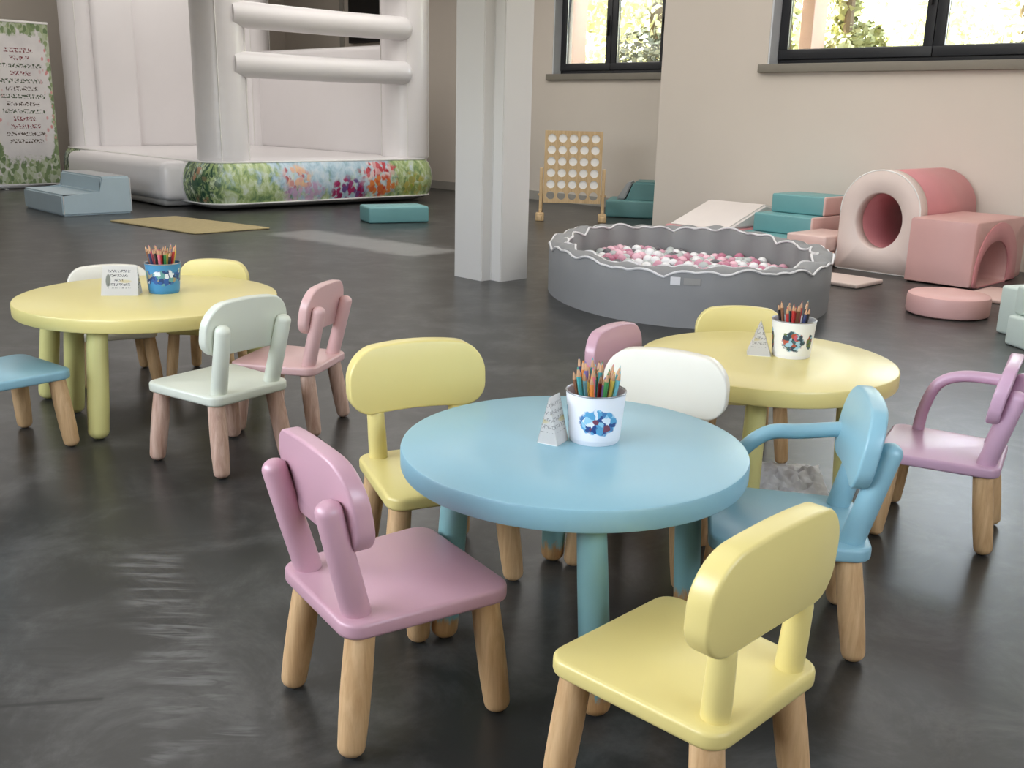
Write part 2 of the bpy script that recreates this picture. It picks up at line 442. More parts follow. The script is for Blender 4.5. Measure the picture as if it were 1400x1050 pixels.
def box(bm, x0, x1, y0, y1, z0, z1, bev=0.0, seg=3, mi=0):
    vs = [bm.verts.new((x, y, z)) for z in (z0, z1) for x, y in ((x0, y0), (x1, y0), (x1, y1), (x0, y1))]
    fs = [bm.faces.new([vs[i] for i in q]) for q in ((3, 2, 1, 0), (4, 5, 6, 7), (0, 1, 5, 4), (1, 2, 6, 5), (2, 3, 7, 6), (3, 0, 4, 7))]
    for f in fs: f.material_index = mi
    if bev:
        es = list({e for f in fs for e in f.edges})
        r = bmesh.ops.bevel(bm, geom=es, offset=bev, segments=seg, profile=0.5, affect='EDGES', clamp_overlap=True)
        for f in r['faces']: f.material_index = mi
    return bm
def BM(): return bmesh.new()
def loft(bm, rings, close=True, cap0=True, cap1=True):
    vr = [[bm.verts.new(p) for p in r] for r in rings]
    n = len(vr[0])
    for a, b in zip(vr, vr[1:]):
        for i in range(n if close else n - 1):
            j = (i + 1) % n
            bm.faces.new((a[i], a[j], b[j], b[i]))
    if cap0: bm.faces.new(vr[0][::-1])
    if cap1: bm.faces.new(vr[-1])
    return vr
def lathe(bm, prof, n=32, cap0=True, cap1=True, M4=None):
    rings = []
    for r, z in prof:
        ring = [Vector((r * math.cos(2 * PI * i / n), r * math.sin(2 * PI * i / n), z)) for i in range(n)]
        rings.append([M4 @ p for p in ring] if M4 else ring)
    return loft(bm, rings, True, cap0, cap1)
def frame_to(a, b):
    """matrix whose z axis runs from a to b"""
    a, b = Vector(a), Vector(b)
    q = (b - a).to_track_quat('Z', 'Y')
    m = q.to_matrix().to_4x4(); m.translation = a
    return m, (b - a).length
def stick(bm, a, b, prof, n=20):
    """lathe along a->b ; prof = [(radius, fraction or +-metres)]"""
    m, L = frame_to(a, b)
    lathe(bm, [(r, f * L) for r, f in prof], n, M4=m)
def round_end(r, L, z0=0.0, steps=5, squash=0.8):
    return [(r * math.sin(PI / 2 * (i + 0.35) / (steps + 0.35)), z0 + r * squash * (1 - math.cos(PI / 2 * (i + 0.35) / (steps + 0.35)))) for i in range(steps + 1)]
def tube(bm, pts, radii, n=14, caps=True):
    pts = [Vector(p) for p in pts]
    if not isinstance(radii, (list, tuple)): radii = [radii] * len(pts)
    rings = []
    ref = None
    for i, p in enumerate(pts):
        t = (pts[min(i + 1, len(pts) - 1)] - pts[max(i - 1, 0)]).normalized()
        if ref is None: ref = t.orthogonal().normalized()
        ref = (ref - t * ref.dot(t)).normalized()
        bn = t.cross(ref)
        rings.append([p + (ref * math.cos(2 * PI * k / n) + bn * math.sin(2 * PI * k / n)) * radii[i] for k in range(n)])
    loft(bm, rings, True, caps, caps)
def ring_tube(bm, pts, r, n=6):
    """closed tube"""
    pts = [Vector(p) for p in pts]; N = len(pts)
    vr = []
    for i, p in enumerate(pts):
        t = (pts[(i + 1) % N] - pts[i - 1]).normalized()
        a = Vector((0, 0, 1)).cross(t).normalized(); b = t.cross(a)
        vr.append([bm.verts.new(p + (a * math.cos(2 * PI * k / n) + b * math.sin(2 * PI * k / n)) * r) for k in range(n)])
    for i in range(N):
        A, B = vr[i], vr[(i + 1) % N]
        for k in range(n):
            bm.faces.new((A[k], A[(k + 1) % n], B[(k + 1) % n], B[k]))
def catmull(pts, per=6):
    pts = [Vector(p) for p in pts]
    out = []
    P = [pts[0] * 2 - pts[1]] + pts + [pts[-1] * 2 - pts[-2]]
    for i in range(1, len(P) - 2):
        for k in range(per):
            t = k / per
            a, b, c, d = P[i - 1], P[i], P[i + 1], P[i + 2]
            out.append(0.5 * ((2 * b) + (c - a) * t + (2 * a - 5 * b + 4 * c - d) * t * t + (3 * b - a - 3 * c + d) * t ** 3))
    out.append(pts[-1])
    return out
def rounded_poly(corners, radii, seg=6):
    out = []
    n = len(corners)
    for i in range(n):
        p = Vector(corners[i]); a = Vector(corners[i - 1]); b = Vector(corners[(i + 1) % n])
        da = (a - p).normalized(); db = (b - p).normalized()
        ang = da.angle(db); r = radii[i] if isinstance(radii, (list, tuple)) else radii
        d = r / math.tan(ang / 2)
        cdir = (da + db).normalized(); c = p + cdir * (r / math.sin(ang / 2))
        s0 = p + da * d - c; s1 = p + db * d - c
        th = s0.angle(s1)
        for k in range(seg + 1):
            t = k / seg
            v = (s0 * math.sin((1 - t) * th) + s1 * math.sin(t * th)) / math.sin(th)
            out.append(c + v)
    return out
def offset_loop(pts, d):
    n = len(pts); out = []
    for i in range(n):
        t = (pts[(i + 1) % n] - pts[i - 1])
        nn = Vector((t.y, -t.x)).normalized()
        out.append(pts[i] + nn * d)
    return out
def plate(bm, loop, th, bev, to3, segs=3):
    """loop: ccw 2-D outline; builds a rounded-edge slab; to3(x, y, h) -> 3-D"""
    rings = []
    hs = []
    for k in range(segs + 1):
        a = PI / 2 * k / segs
        hs.append((-bev * (1 - math.sin(a)), bev * (1 - math.cos(a))))
    for d, h in hs: rings.append([to3(p.x, p.y, h) for p in offset_loop(loop, d)])
    for d, h in reversed(hs): rings.append([to3(p.x, p.y, th - h) for p in offset_loop(loop, d)])
    loft(bm, rings)

# ================================================================== THE ROOM
UL, UR, VB, VR, VN = -17.6, 1.6, 10.7, 9.3, -1.6     # left wall, right end, back wall, window wall, near wall
UJ = -7.32                                             # where the window wall steps forward
def room_obj(name): 
    return None
bm = BM(); x = [P3(-19, -2.6), P3(3, -2.6), P3(3, 12), P3(-19, 12)]
vs = [bm.verts.new(p) for p in x] + [bm.verts.new(p - Vector((0, 0, 0.2))) for p in x]
bm.faces.new(vs[:4]); bm.faces.new(vs[7:3:-1])
for i in range(4): bm.faces.new((vs[i], vs[i + 4], vs[(i + 1) % 4 + 4], vs[(i + 1) % 4]))
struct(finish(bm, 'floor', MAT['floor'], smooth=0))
def uvbox(name, boxes, mat, bev=0.0, parent=None):
    bm = BM()
    for b in boxes: box(bm, *b, bev=bev)
    o = finish(bm, name, mat, parent, smooth=0 if not bev else 40, rotz=None if parent else ROT)
    return o
struct(uvbox('ceiling', [(-18.5, 2.4, -2.6, 11.6, CEIL, CEIL + 0.2)], MAT['ceiling']))
W1 = (-10.41, -7.5, 1.80, 3.2)    # back-wall window opening: u0,u1,z0,z1
W2 = (-5.95, 0.65, 1.80, 3.2)
T = 0.4
struct(uvbox('wall_back', [(UL - T, W1[0], VB, VB + T, 0, CEIL), (W1[1], UJ, VB, VB + T, 0, CEIL), (W1[0], W1[1], VB, VB + T, 0, W1[2]), (W1[0], W1[1], VB, VB + T, W1[3], CEIL)], MAT['wall']))
struct(uvbox('wall_right', [(UJ, W2[0], VR, VR + T, 0, CEIL), (W2[1], UR, VR, VR + T, 0, CEIL), (W2[0], W2[1], VR, VR + T, 0, W2[2]), (W2[0], W2[1], VR, VR + T, W2[3], CEIL), (UJ, UJ + 0.3, VR + T, VB + T, 0, CEIL)], MAT['wall']))
struct(uvbox('wall_left', [(UL - T, UL, VN, VB, 0, CEIL), (UL, UL + 0.12, 4.9, 5.45, 0, CEIL)], MAT['wall']))
W3 = (-6.2, -1.0, 1.3, 2.9)                            # unglazed opening added behind the camera for front fill light
struct(uvbox('wall_near', [(UL - T, W3[0], VN - T, VN, 0, CEIL), (W3[1], UR, VN - T, VN, 0, CEIL), (W3[0], W3[1], VN - T, VN, 0, W3[2]), (W3[0], W3[1], VN - T, VN, W3[3], CEIL)], MAT['wall']))
W4 = (0.3, 2.7, 1.4, 2.6)                             # unglazed opening added out of frame to light the near chair's back
struct(uvbox('wall_far_right', [(UR, UR + T, VN - T, W4[0], 0, CEIL), (UR, UR + T, W4[1], VR + T, 0, CEIL), (UR, UR + T, W4[0], W4[1], 0, W4[2]), (UR, UR + T, W4[0], W4[1], W4[3], CEIL)], MAT['wall']))
struct(uvbox('baseboard_back', [(UL, UJ, VB - 0.02, VB, 0, 0.13)], MAT['skirting']))

def window(name, op, vface, pitch, first, nsash):
    u0, u1, z0, z1 = op
    root = bpy.data.objects.new(name, None); COL.objects.link(root)
    root.rotation_euler = (0, 0, ROT); root['kind'] = 'structure'
    vf = vface + 0.16                                    # frame sits back in the reveal
    uvbox('sill', [(u0 - 0.08, u1 + 0.05, vface - 0.05, vf, z0 - 0.085, z0 + 0.0)], MAT['sill'], 0.006, root)
    uvbox('reveal_lining', [(u0, u0 + 0.02, vface + 0.005, vf + 0.1, z0, z1), (u1 - 0.02, u1, vface + 0.005, vf + 0.1, z0, z1), (u0, u1, vface + 0.005, vf + 0.1, z1 - 0.02, z1)], MAT['reveal'], 0, root)
    fo = [(u0 + 0.02, u1 - 0.02, vf, vf + 0.09, z0, z0 + 0.05), (u0 + 0.02, u1 - 0.02, vf, vf + 0.09, z1 - 0.07, z1 - 0.02), (u0 + 0.02, u0 + 0.07, vf, vf + 0.09, z0, z1), (u1 - 0.07, u1 - 0.02, vf, vf + 0.09, z0, z1)]
    uvbox('outer_frame', fo, MAT['frame'], 0.004, root)
    s = first
    for i in range(nsash):
        a, b = s + i * pitch, s + (i + 1) * pitch
        w_ = 0.092
        sash = uvbox('sash', [(a + .004, b - .004, vf - 0.02, vf + 0.05, z0 + 0.05, z0 + 0.05 + w_), (a + .004, b - .004, vf - 0.02, vf + 0.05, z1 - 0.07 - w_, z1 - 0.07), (a + .004, a + w_ + .004, vf - 0.02, vf + 0.05, z0 + 0.05 + w_, z1 - 0.07 - w_), (b - w_ - .004, b - .004, vf - 0.02, vf + 0.05, z0 + 0.05 + w_, z1 - 0.07 - w_)], MAT['frame'], 0.004, root)
        uvbox('pane', [(a + w_, b - w_, vf + 0.01, vf + 0.02, z0 + 0.05 + w_, z1 - 0.07 - w_)], MAT['glass'], 0, sash)
        bd = 0.008
        uvbox('glazing_bead', [(a + w_ + .004, a + w_ + .004 + bd, vf - 0.005, vf + 0.01, z0 + 0.05 + w_, z1 - 0.07 - w_), (a + w_ + .004, b - w_ - .004, vf - 0.005, vf + 0.01, z0 + 0.05 + w_, z0 + 0.05 + w_ + bd)], MAT['metal'], 0, sash)
        bm = BM()
        hu = b - w_ / 2 - .004
        box(bm, hu - 0.014, hu + 0.014, vf - 0.032, vf - 0.02, z0 + 0.62, z0 + 0.76, 0.003)
        box(bm, hu - 0.01, hu + 0.01, vf - 0.06, vf - 0.03, z0 + 0.5, z0 + 0.7, 0.004)
        finish(bm, 'handle', MAT['dark'], sash)
window('window_1', W1, VB, 0.95, -10.385, 3)
window('window_2', W2, VR, 1.63, -5.925, 4)

# pillar with a notched corner
bm = BM()
pu0, pu1, pv0, pv1 = -5.92, -5.49, 5.05, 5.44
nu, nv = 0.11, 0.10
lp = [(pu0, pv0), (pu1 - nu, pv0), (pu1 - nu, pv0 + nv), (pu1, pv0 + nv), (pu1, pv1), (pu0, pv1)]
r0 = [Vector((a, b, 0)) for a, b in lp]; r1 = [Vector((a, b, CEIL)) for a, b in lp]
loft(bm, [r0, r1])
es = [e for e in bm.edges if abs(e.verts[0].co.z - e.verts[1].co.z) > 1]
bmesh.ops.bevel(bm, geom=es, offset=0.006, segments=2, affect='EDGES')
o = finish(bm, 'pillar', MAT['pillar'], rotz=ROT)
struct(o)

# ================================================================== OUTSIDE
bm = BM(); box(bm, -30, 14, 11.2, 40, -0.3, 0.0)
struct(finish(bm, 'ground', MAT['ground'], smooth=0, rotz=ROT))
def tree(name, u, v, h, r, mat, label, n=5200, z0=0.6, leaf=0.09, trunk=True):
    root = thing(name, label, 'tree' if trunk else 'bush', P3(u, v, 0), ROT, 'greenery outside the windows')
    rnd = random.Random(int(u * 31 + v * 17))
    vs, fs = [], []
    lobes = [(rnd.uniform(-r, r) * 0.55, rnd.uniform(-r, r) * 0.5, z0 + (h - z0) * rnd.uniform(0.12, 0.88), r * rnd.uniform(0.4, 0.62)) for _ in range(12)]
    for _ in range(n):
        a, b, cz, rr = rnd.choice(lobes)
        d = Vector((rnd.gauss(0, 1), rnd.gauss(0, 1), rnd.gauss(0, 1))).normalized()
        p = Vector((a, b, cz)) + d * rr * rnd.uniform(0.75, 1.05)
        if p.z < 0.05: continue
        t = Vector((rnd.gauss(0, 1), rnd.gauss(0, 1), rnd.gauss(0, 1))).normalized()
        q = t.cross(d + t * 0.2).normalized()
        L = leaf * rnd.uniform(0.7, 1.3)
        i = len(vs)
        vs += [p - t * L, p + q * L * 0.5, p + t * L, p - q * L * 0.5]
        fs.append((i, i + 1, i + 2, i + 3))
    me = bpy.data.meshes.new('foliage'); me.from_pydata(vs, [], fs); me.materials.append(mat)
    fo = bpy.data.objects.new('foliage', me); COL.objects.link(fo); fo.parent = root; fo['kind'] = 'stuff'
    bm = BM()
    for k in range(3 if not trunk else 1):
        x0 = rnd.uniform(-0.1, 0.1) * (not trunk)
        pts = catmull([(x0, 0, 0), (x0 + rnd.uniform(-.1, .1), 0.05, h * 0.3), (x0 + rnd.uniform(-.2, .2), 0, h * 0.75)], 5)
        tube(bm, pts, [0.11 - 0.006 * i for i in range(len(pts))], 8)
    finish(bm, 'trunk', MAT['trunk'], root)
tree('leafy_bush', -11.6, 14.4, 4.6, 1.5, MAT['leaf_light'], 'pale sunlit bush seen through the left pane of the far window', trunk=False)
tree('dark_bush', -10.7, 13.2, 2.55, 0.75, MAT['leaf_dark'], 'small dark bush low in the right pane of the far window', 2600, 0.3, 0.07, trunk=False)
tree('leafy_tree', -9.9, 16.0, 5.5, 1.6, MAT['leaf_mid'], 'olive green tree seen behind the right pane of the far window')
tree('slim_tree', -6.75, 12.3, 4.2, 0.42, MAT['leaf_mid'], 'slim leafy tree close to the left edge of the near window', 2400, 0.4, 0.07)
tree('leafy_bush', -5.6, 15.2, 4.2, 1.6, MAT['leaf_light'], 'broad pale bush in the middle of the large left pane of the near window', 6500, trunk=False)
tree('leafy_tree', -3.9, 17.2, 5.6, 1.8, MAT['leaf_light'], 'tall pale tree behind the mullion of the near window')
tree('dark_bush', -3.95, 12.6, 2.75, 0.7, MAT['leaf_dark'], 'small dark bush at the right end of the near window', 2600, 0.3, 0.07, trunk=False)
tree('leafy_tree', -3.2, 14.6, 4.6, 1.4, MAT['leaf_mid'], 'olive tree filling the right pane of the near window')
tree('leafy_tree', -8.4, 18.5, 6.0, 2.0, MAT['leaf_light'], 'pale tree standing far back between both windows')
for (u, v, lab) in ((-11.8, 12.6, 'pinkish rendered pier outside the left edge of the far window'), (-6.9, 11.75, 'pinkish rendered pier outside the left edge of the near window')):
    bm = BM(); wp = 0.16 if u < -10 else 0.09
    box(bm, -wp, wp, -0.16, 0.16, 0, 4.2, 0.01)
    box(bm, -wp - 0.04, wp + 0.04, -0.2, 0.2, 4.2, 4.3, 0.01)
    o = finish(bm, 'rendered_pier', MAT['pier'], loc=P3(u, v, 0), rotz=ROT)
    tag(o, lab, 'pier')

# ================================================================== BOUNCE HOUSE
BU0, BU1, BV0, BV1 = -16.1, -11.25, 5.75, 9.26
bh = thing('bounce_house', 'white inflatable bounce house with a painted garden skirt and side rails', 'bounce house', P3(BU1, BV0), ROT)
# local: x = u - BU1, y = v - BV0
bw, bd = BU0 - BU1, BV1 - BV0
cr = 0.33
loop2 = rounded_poly([Vector((0, 0)), Vector((0, bd)), Vector((bw, bd)), Vector((bw, 0))], cr, 7)
dense = []
for i in range(len(loop2)):
    a, b = loop2[i], loop2[(i + 1) % len(loop2)]
    k = max(1, int((b - a).length / 0.14))
    dense += [a + (b - a) * (j / k) for j in range(k)]
prof = [(-0.4, 0.005), (-0.16, 0.015), (-0.03, 0.06), (0.0, 0.09), (0.035, 0.16), (0.06, 0.25), (0.065, 0.34), (0.05, 0.44), (0.015, 0.53), (-0.03, 0.575)]
top = [(-0.1, 0.60), (-0.3, 0.61)]
rings = [[Vector((p.x, p.y, z)) for p in offset_loop(dense, d)] for d, z in prof + top]
# arc position along the loop, zero at the near corner (0,0)
N = len(dense)
arc = [0.0]
for i in range(1, N + 1): arc.append(arc[-1] + (dense[i % N] - dense[i - 1]).length)
near_i = min(range(N), key=lambda i: (dense[i] - Vector((-cr * 0.3, cr * 0.3))).length)
def sarc(i):
    s = arc[i] - arc[near_i]
    return s if s > -1.2 else s + arc[-1]
bmS, bmB, bmU, bmS2 = BM(), BM(), BM(), BM()
uvl = {bmS: bmS.loops.layers.uv.new('UVMap'), bmS2: bmS2.loops.layers.uv.new('UVMap')}
for k in range(len(rings) - 1):
    for i in range(N):
        j = (i + 1) % N
        q = [rings[k][i], rings[k][j], rings[k + 1][j], rings[k + 1][i]]
        mid = (dense[i] + dense[j]) / 2
        onA = mid.x > -cr - 0.02 and mid.y < bd - cr * 0.3
        onB = mid.y < cr + 0.02 and (mid.x > -0.62 or mid.x < bw + 0.75)
        if 3 <= k < 9 and (onA or onB):
            tb = bmS2 if mid.x < bw / 2 else bmS
            f = tb.faces.new([tb.verts.new(p) for p in q])
            s0 = arc[i] - arc[near_i]; s1 = arc[i + 1] - arc[near_i]
            if s0 > arc[-1] * 0.55: s0 -= arc[-1]; s1 -= arc[-1]
            sg = 1.0 if dense[(near_i + 3) % N].y > dense[near_i].y else -1.0
            for lp_, (ss, kk) in zip(f.loops, ((s0, k), (s1, k), (s1, k + 1), (s0, k + 1))):
                lp_[uvl[tb]].uv = (sg * ss, (prof + top)[kk][1])
        else:
            t = bmU if k < 3 else bmB
            t.faces.new([t.verts.new(p) for p in q])
bmB.faces.new([bmB.verts.new(p) for p in rings[-1]])
for b_ in (bmS, bmB, bmU, bmS2): bmesh.ops.remove_doubles(b_, verts=b_.verts, dist=0.0005)
finish(bmS, 'printed_skirt', MAT['garden'], bh)['label'] = 'skirt printed with a painted flower garden'
finish(bmS2, 'printed_skirt', MAT['garden'], bh)['label'] = 'short end of the printed skirt left of the ramp'
finish(bmB, 'jumping_cushion', MAT['vinyl'], bh)
finish(bmU, 'underside', MAT['vinyl_under'], bh)['label'] = 'greyish underside below the seam'
bm = BM(); ring_tube(bm, [Vector((p.x, p.y, 0.085)) for p in offset_loop(dense, 0.012)], 0.011); finish(bm, 'bottom_seam', MAT['stitch'], bh)
bm = BM(); ring_tube(bm, [Vector((p.x, p.y, 0.583)) for p in offset_loop(dense, -0.03)], 0.012); finish(bm, 'top_seam', MAT['stitch'], bh)
# entrance ramp bulging from the near left side
bm = BM(); box(bm, -3.8, -0.66, -0.3, 0.4, 0.085, 0.575, 0.11, 5)
for v_ in bm.verts:
    if v_.co.y < 0: v_.co.y -= 0.08 * max(0, 1 - ((v_.co.x + 2.23) / 1.57) ** 2) * (1 - abs(v_.co.z - 0.3) / 0.3)
finish(bm, 'entrance_ramp', MAT['vinyl'], bh)
bm = BM(); box(bm, -3.7, -0.8, -0.24, 0.3, 0.01, 0.13, 0.07, 4)
finish(bm, 'ramp_underside', MAT['vinyl_under'], bh)
def column(x, y, r, name='corner_column'):
    bm = BM()
    pr = [(r * 0.93, 0.56)] + [(r * (1 + 0.005 * math.sin(z * 42)), z) for z in [0.6 + 0.045 * i for i in range(56)]] + [(r * 0.7, 3.2), (r * 0.3, 3.26)]
    lathe(bm, pr, 28, M4=Matrix.Translation((x, y, 0)))
    o = finish(bm, name, MAT['vinyl'], bh)
    bm = BM()
    for a in (-2.2, -0.55, 1.0):
        p = [Vector((x + (r * 1.015) * math.cos(a), y + (r * 1.015) * math.sin(a), 0.6 + 0.1 * i)) for i in range(27)]
        tube(bm, p, 0.007, 5)
    finish(bm, 'column_seam', MAT['stitch'], o)
column(-0.36, 0.37, 0.31)
column(-0.36, bd - 0.3, 0.33)
column(bw + 0.28, 0.34, 0.27)
column(bw + 0.36, bd - 0.36, 0.3)
# walls of the bounce house
bm = BM(); box(bm, bw + 0.12, bw + 0.42, 0.5, bd - 0.5, 0.58, 3.15, 0.08, 4); finish(bm, 'side_wall', MAT['vinyl'], bh)
bm = BM(); box(bm, bw + 0.1, bw + 0.62, 0.42, 1.05, 0.58, 3.15, 0.06, 4); finish(bm, 'wall_pier', MAT['vinyl'], bh)
bm = BM(); box(bm, bw + 0.5, -0.6, bd - 0.4, bd - 0.18, 0.58, 2.14, 0.08, 4); finish(bm, 'low_back_wall', MAT['vinyl'], bh)
for z, lab in ((1.745, None), (2.32, None), (2.92, None)):
    bm = BM()
    r = 0.155
    n_ = 24
    pts = [Vector((-0.17 + 0.05 * (i / n_), 0.42 + (bd - 0.95) * i / n_, z - 0.01 * math.sin(PI * i / n_))) for i in range(n_ + 1)]
    rad = [r * (1 + 0.006 * math.sin(i * 2.1)) for i in range(n_ + 1)]
    e = pts[-1]
    for k in range(1, 6):
        a = PI / 2 * k / 5.4
        pts.append(e + Vector((-0.03 * k / 5, r * 0.75 * math.sin(a), 0))); rad.append(r * math.cos(a))
    tube(bm, pts, rad, 24)
    finish(bm, 'rail_tube', MAT['vinyl'], bh)

# black screen on the back wall behind the bounce house
t = thing('wall_screen', 'black screen hung on the back wall behind the bounce house rails', 'screen', P3(-14.72, VB - 0.05, 2.36), ROT)
bm = BM(); box(bm, -0.64, 0.75, -0.04, 0.04, 0, 0.85, 0.01); finish(bm, 'housing', MAT['dark'], t)
bm = BM(); box(bm, -0.6, 0.71, -0.046, -0.038, 0.04, 0.81); finish(bm, 'display', MAT['black'], t)
bm = BM(); box(bm, -0.3, 0.4, 0.0, 0.05, 0.1, 0.7); finish(bm, 'bracket', MAT['dark'], t)
o = uvbox('trim_1', [(-15.72, -15.6, VB - 0.03, VB, 0.13, CEIL)], MAT['skirting']); struct(o)

# banner
t = thing('rollup_banner', 'tall white roll-up banner with leaf border and rows of small text', 'banner', P3(-15.6, 5.12, 0), ROT)
bm = BM(); box(bm, -0.004, 0.004, -0.43, 0.43, 0.07, 2.32); finish(bm, 'printed_sheet', MAT['banner'], t, smooth=0)
bm = BM(); box(bm, -0.05, 0.05, -0.46, 0.46, 0.012, 0.08, 0.015); finish(bm, 'base_cassette', MAT['metal'], t)
bm = BM(); box(bm, -0.012, 0.012, -0.44, 0.44, 2.315, 2.345, 0.004); finish(bm, 'top_rail', MAT['stitch'], t)
bm = BM(); tube(bm, [(-0.03, 0, 0.06), (-0.03, 0, 2.33)], 0.01, 8); finish(bm, 'support_pole', MAT['metal'], t)
for sy in (-0.38, 0.38):
    bm = BM(); box(bm, -0.11, 0.11, sy - 0.025, sy + 0.025, 0, 0.014, 0.004); finish(bm, 'foot', MAT['metal'], t)

# soft steps in front of the bounce house
t = thing('soft_play_steps', 'blue-grey two-step foam stairs in front of the bounce house ramp', 'foam steps', P3(-11.65, 4.13), ROT)
def steps(t, prof, wid, mat_side, mats_t=None, bev=0.015):
    # prof: list of (y0, y1, z1); one solid extruded along -x
    pass
bm = BM()
sil = [(0, 0), (0.8, 0), (0.8, 0.43), (0.45, 0.43), (0.45, 0.24), (0, 0.24)]
loft(bm, [[Vector((0, a, b)) for a, b in sil], [Vector((-1.25, a, b)) for a, b in sil]])
for f in bm.faces:
    f.material_index = 1 if abs(f.normal.x) > 0.7 or f.calc_center_median().z > 0.42 else 0
bmesh.ops.bevel(bm, geom=[e for e in bm.edges], offset=0.02, segments=3, affect='EDGES')
finish(bm, 'foam_body', [MAT['bluegrey_foam'], MAT['grey_foam']], t)
for a, b, c in ((0.012, 0.02, 0.22), (0.79, 0.02, 0.41)):
    bm = BM(); tube(bm, [(0.003, a, b), (0.003, a, c)], 0.004, 5); finish(bm, 'edge_piping', MAT['stitch'], t)

# straw mat
bm = BM()
cs = [Vector((-4.447, 10.865)), Vector((-3.223, 9.93)), Vector((-2.61, 10.558)), Vector((-3.924, 11.46))]
lp_ = rounded_poly(cs, 0.02, 3)
plate(bm, lp_, 0.014, 0.005, lambda x, y, h: Vector((x, y, 0.002 + h)))
o = finish(bm, 'floor_mat', MAT['mat']); tag(o, 'flat straw-coloured mat lying on the floor before the bounce house', 'mat')
# teal block
bm = BM(); box(bm, -0.36, 0.36, -0.2, 0.2, 0, 0.185, 0.025, 4)
t_ = finish(bm, 'foam_block', MAT['teal_foam'], loc=(-1.42, 11.6, 0), rotz=math.radians(25))
tag(t_, 'flat teal foam block on the floor by the right end of the painted skirt', 'foam block')

# ================================================================== FOUR-IN-A-ROW
gx, gy, gr = 0.67, 12.17, math.radians(-4)
t = thing('giant_row_game', 'large wooden upright grid game with round holes standing by the back wall', 'game', (gx, gy, 0), gr)
bm = BM()
cols, rows, cw, chh, hr = 5, 6, 0.13, 0.135, 0.05
gw, gh = cols * cw + 0.04, rows * chh + 0.03
z0 = 0.21
th = 0.012
def board(y):
    bm = BM()
    n = 24
    for ci in range(cols):
        for ri in range(rows):
            cx = -cols * cw / 2 + (ci + 0.5) * cw; cz = z0 + 0.02 + (ri + 0.5) * chh
            ro, rin = [], []
            for k in range(n):
                a = 2 * PI * k / n + PI / 4
                dx, dz = math.cos(a), math.sin(a)
                m = max(abs(dx), abs(dz))
                ro.append((cx + dx / m * cw / 2, cz + dz / m * chh / 2)); rin.append((cx + dx * hr, cz + dz * hr))
            F_ = [[bm.verts.new((x, yy, z)) for x, z in ring] for yy in (y, y + th) for ring in (ro, rin)]
            for k in range(n):
                j = (k + 1) % n
                bm.faces.new((F_[0][k], F_[0][j], F_[1][j], F_[1][k]))
                bm.faces.new((F_[1][k], F_[1][j], F_[3][j], F_[3][k]))
                bm.faces.new((F_[3][k], F_[3][j], F_[2][j], F_[2][k]))
    bmesh.ops.remove_doubles(bm, verts=bm.verts, dist=0.0005)
    x0 = cols * cw / 2
    box(bm, -x0 - 0.02, -x0, y, y + th, z0, z0 + gh + 0.01); box(bm, x0, x0 + 0.02, y, y + th, z0, z0 + gh + 0.01)
    box(bm, -x0, x0, y, y + th, z0, z0 + 0.02); box(bm, -x0, x0, y, y + th, z0 + 0.02 + rows * chh, z0 + gh + 0.01)
    return bm
finish(board(-0.04), 'front_board', MAT['pine'], t, 30)
finish(board(-0.014), 'rear_board', MAT['pine'], t, 30)
for s in (-1, 1):
    bm = BM(); box(bm, s * 0.375 - 0.02, s * 0.375 + 0.02, -0.055, 0.055, 0.05, 0.62, 0.005); finish(bm, 'side_post', MAT['pine'], t)
    bm = BM(); box(bm, s * 0.375 - 0.03, s * 0.375 + 0.03, -0.2, 0.2, 0.0, 0.07, 0.01); box(bm, s * 0.375 - 0.02, s * 0.375 + 0.02, -0.09, 0.09, 0.065, 0.13, 0.01); box(bm, s * 0.375 - 0.05, s * 0.375 + 0.05, -0.19, -0.12, 0.0, 0.1, 0.01)
    finish(bm, 'foot', MAT['pine'], t)
    bm = BM()
    tube(bm, [(s * 0.345, 0, 0.3), (s * 0.41, 0, 0.3)], 0.014, 10); finish(bm, 'peg', MAT['pine'], t)
bm = BM(); lathe(bm, [(0.03, -0.006), (0.058, -0.006), (0.06, -0.003), (0.06, 0.003), (0.058, 0.006), (0.03, 0.006)], 24, M4=Matrix.Rotation(PI / 2, 4, 'X'))
disc0 = finish(bm, 'game_disc', plain('white_game_disc', S(246, 244, 240), 0.4))
dm = disc0.data
first = True
for ri in range(1, rows):
    for ci in range(cols):
        cx = -cols * cw / 2 + (ci + 0.5) * cw; cz = z0 + 0.02 + (ri + 0.5) * chh - 0.006
        oy = -0.022
        o = disc0 if first else disc0.copy()
        if not first: COL.objects.link(o)
        first = False
        c, s = math.cos(gr), math.sin(gr)
        o.location = (gx + c * cx - s * oy, gy + s * cx + c * oy, cz); o.rotation_euler = (0, 0, gr)
        tag(o, 'white game disc in the %s row of the wooden grid, %s hole' % (('bottom', 'fifth', 'fourth', 'third', 'second', 'top')[ri], ('leftmost', 'second from left', 'middle', 'second from right', 'rightmost')[ci]), 'game disc', 'white discs in the wooden grid game')

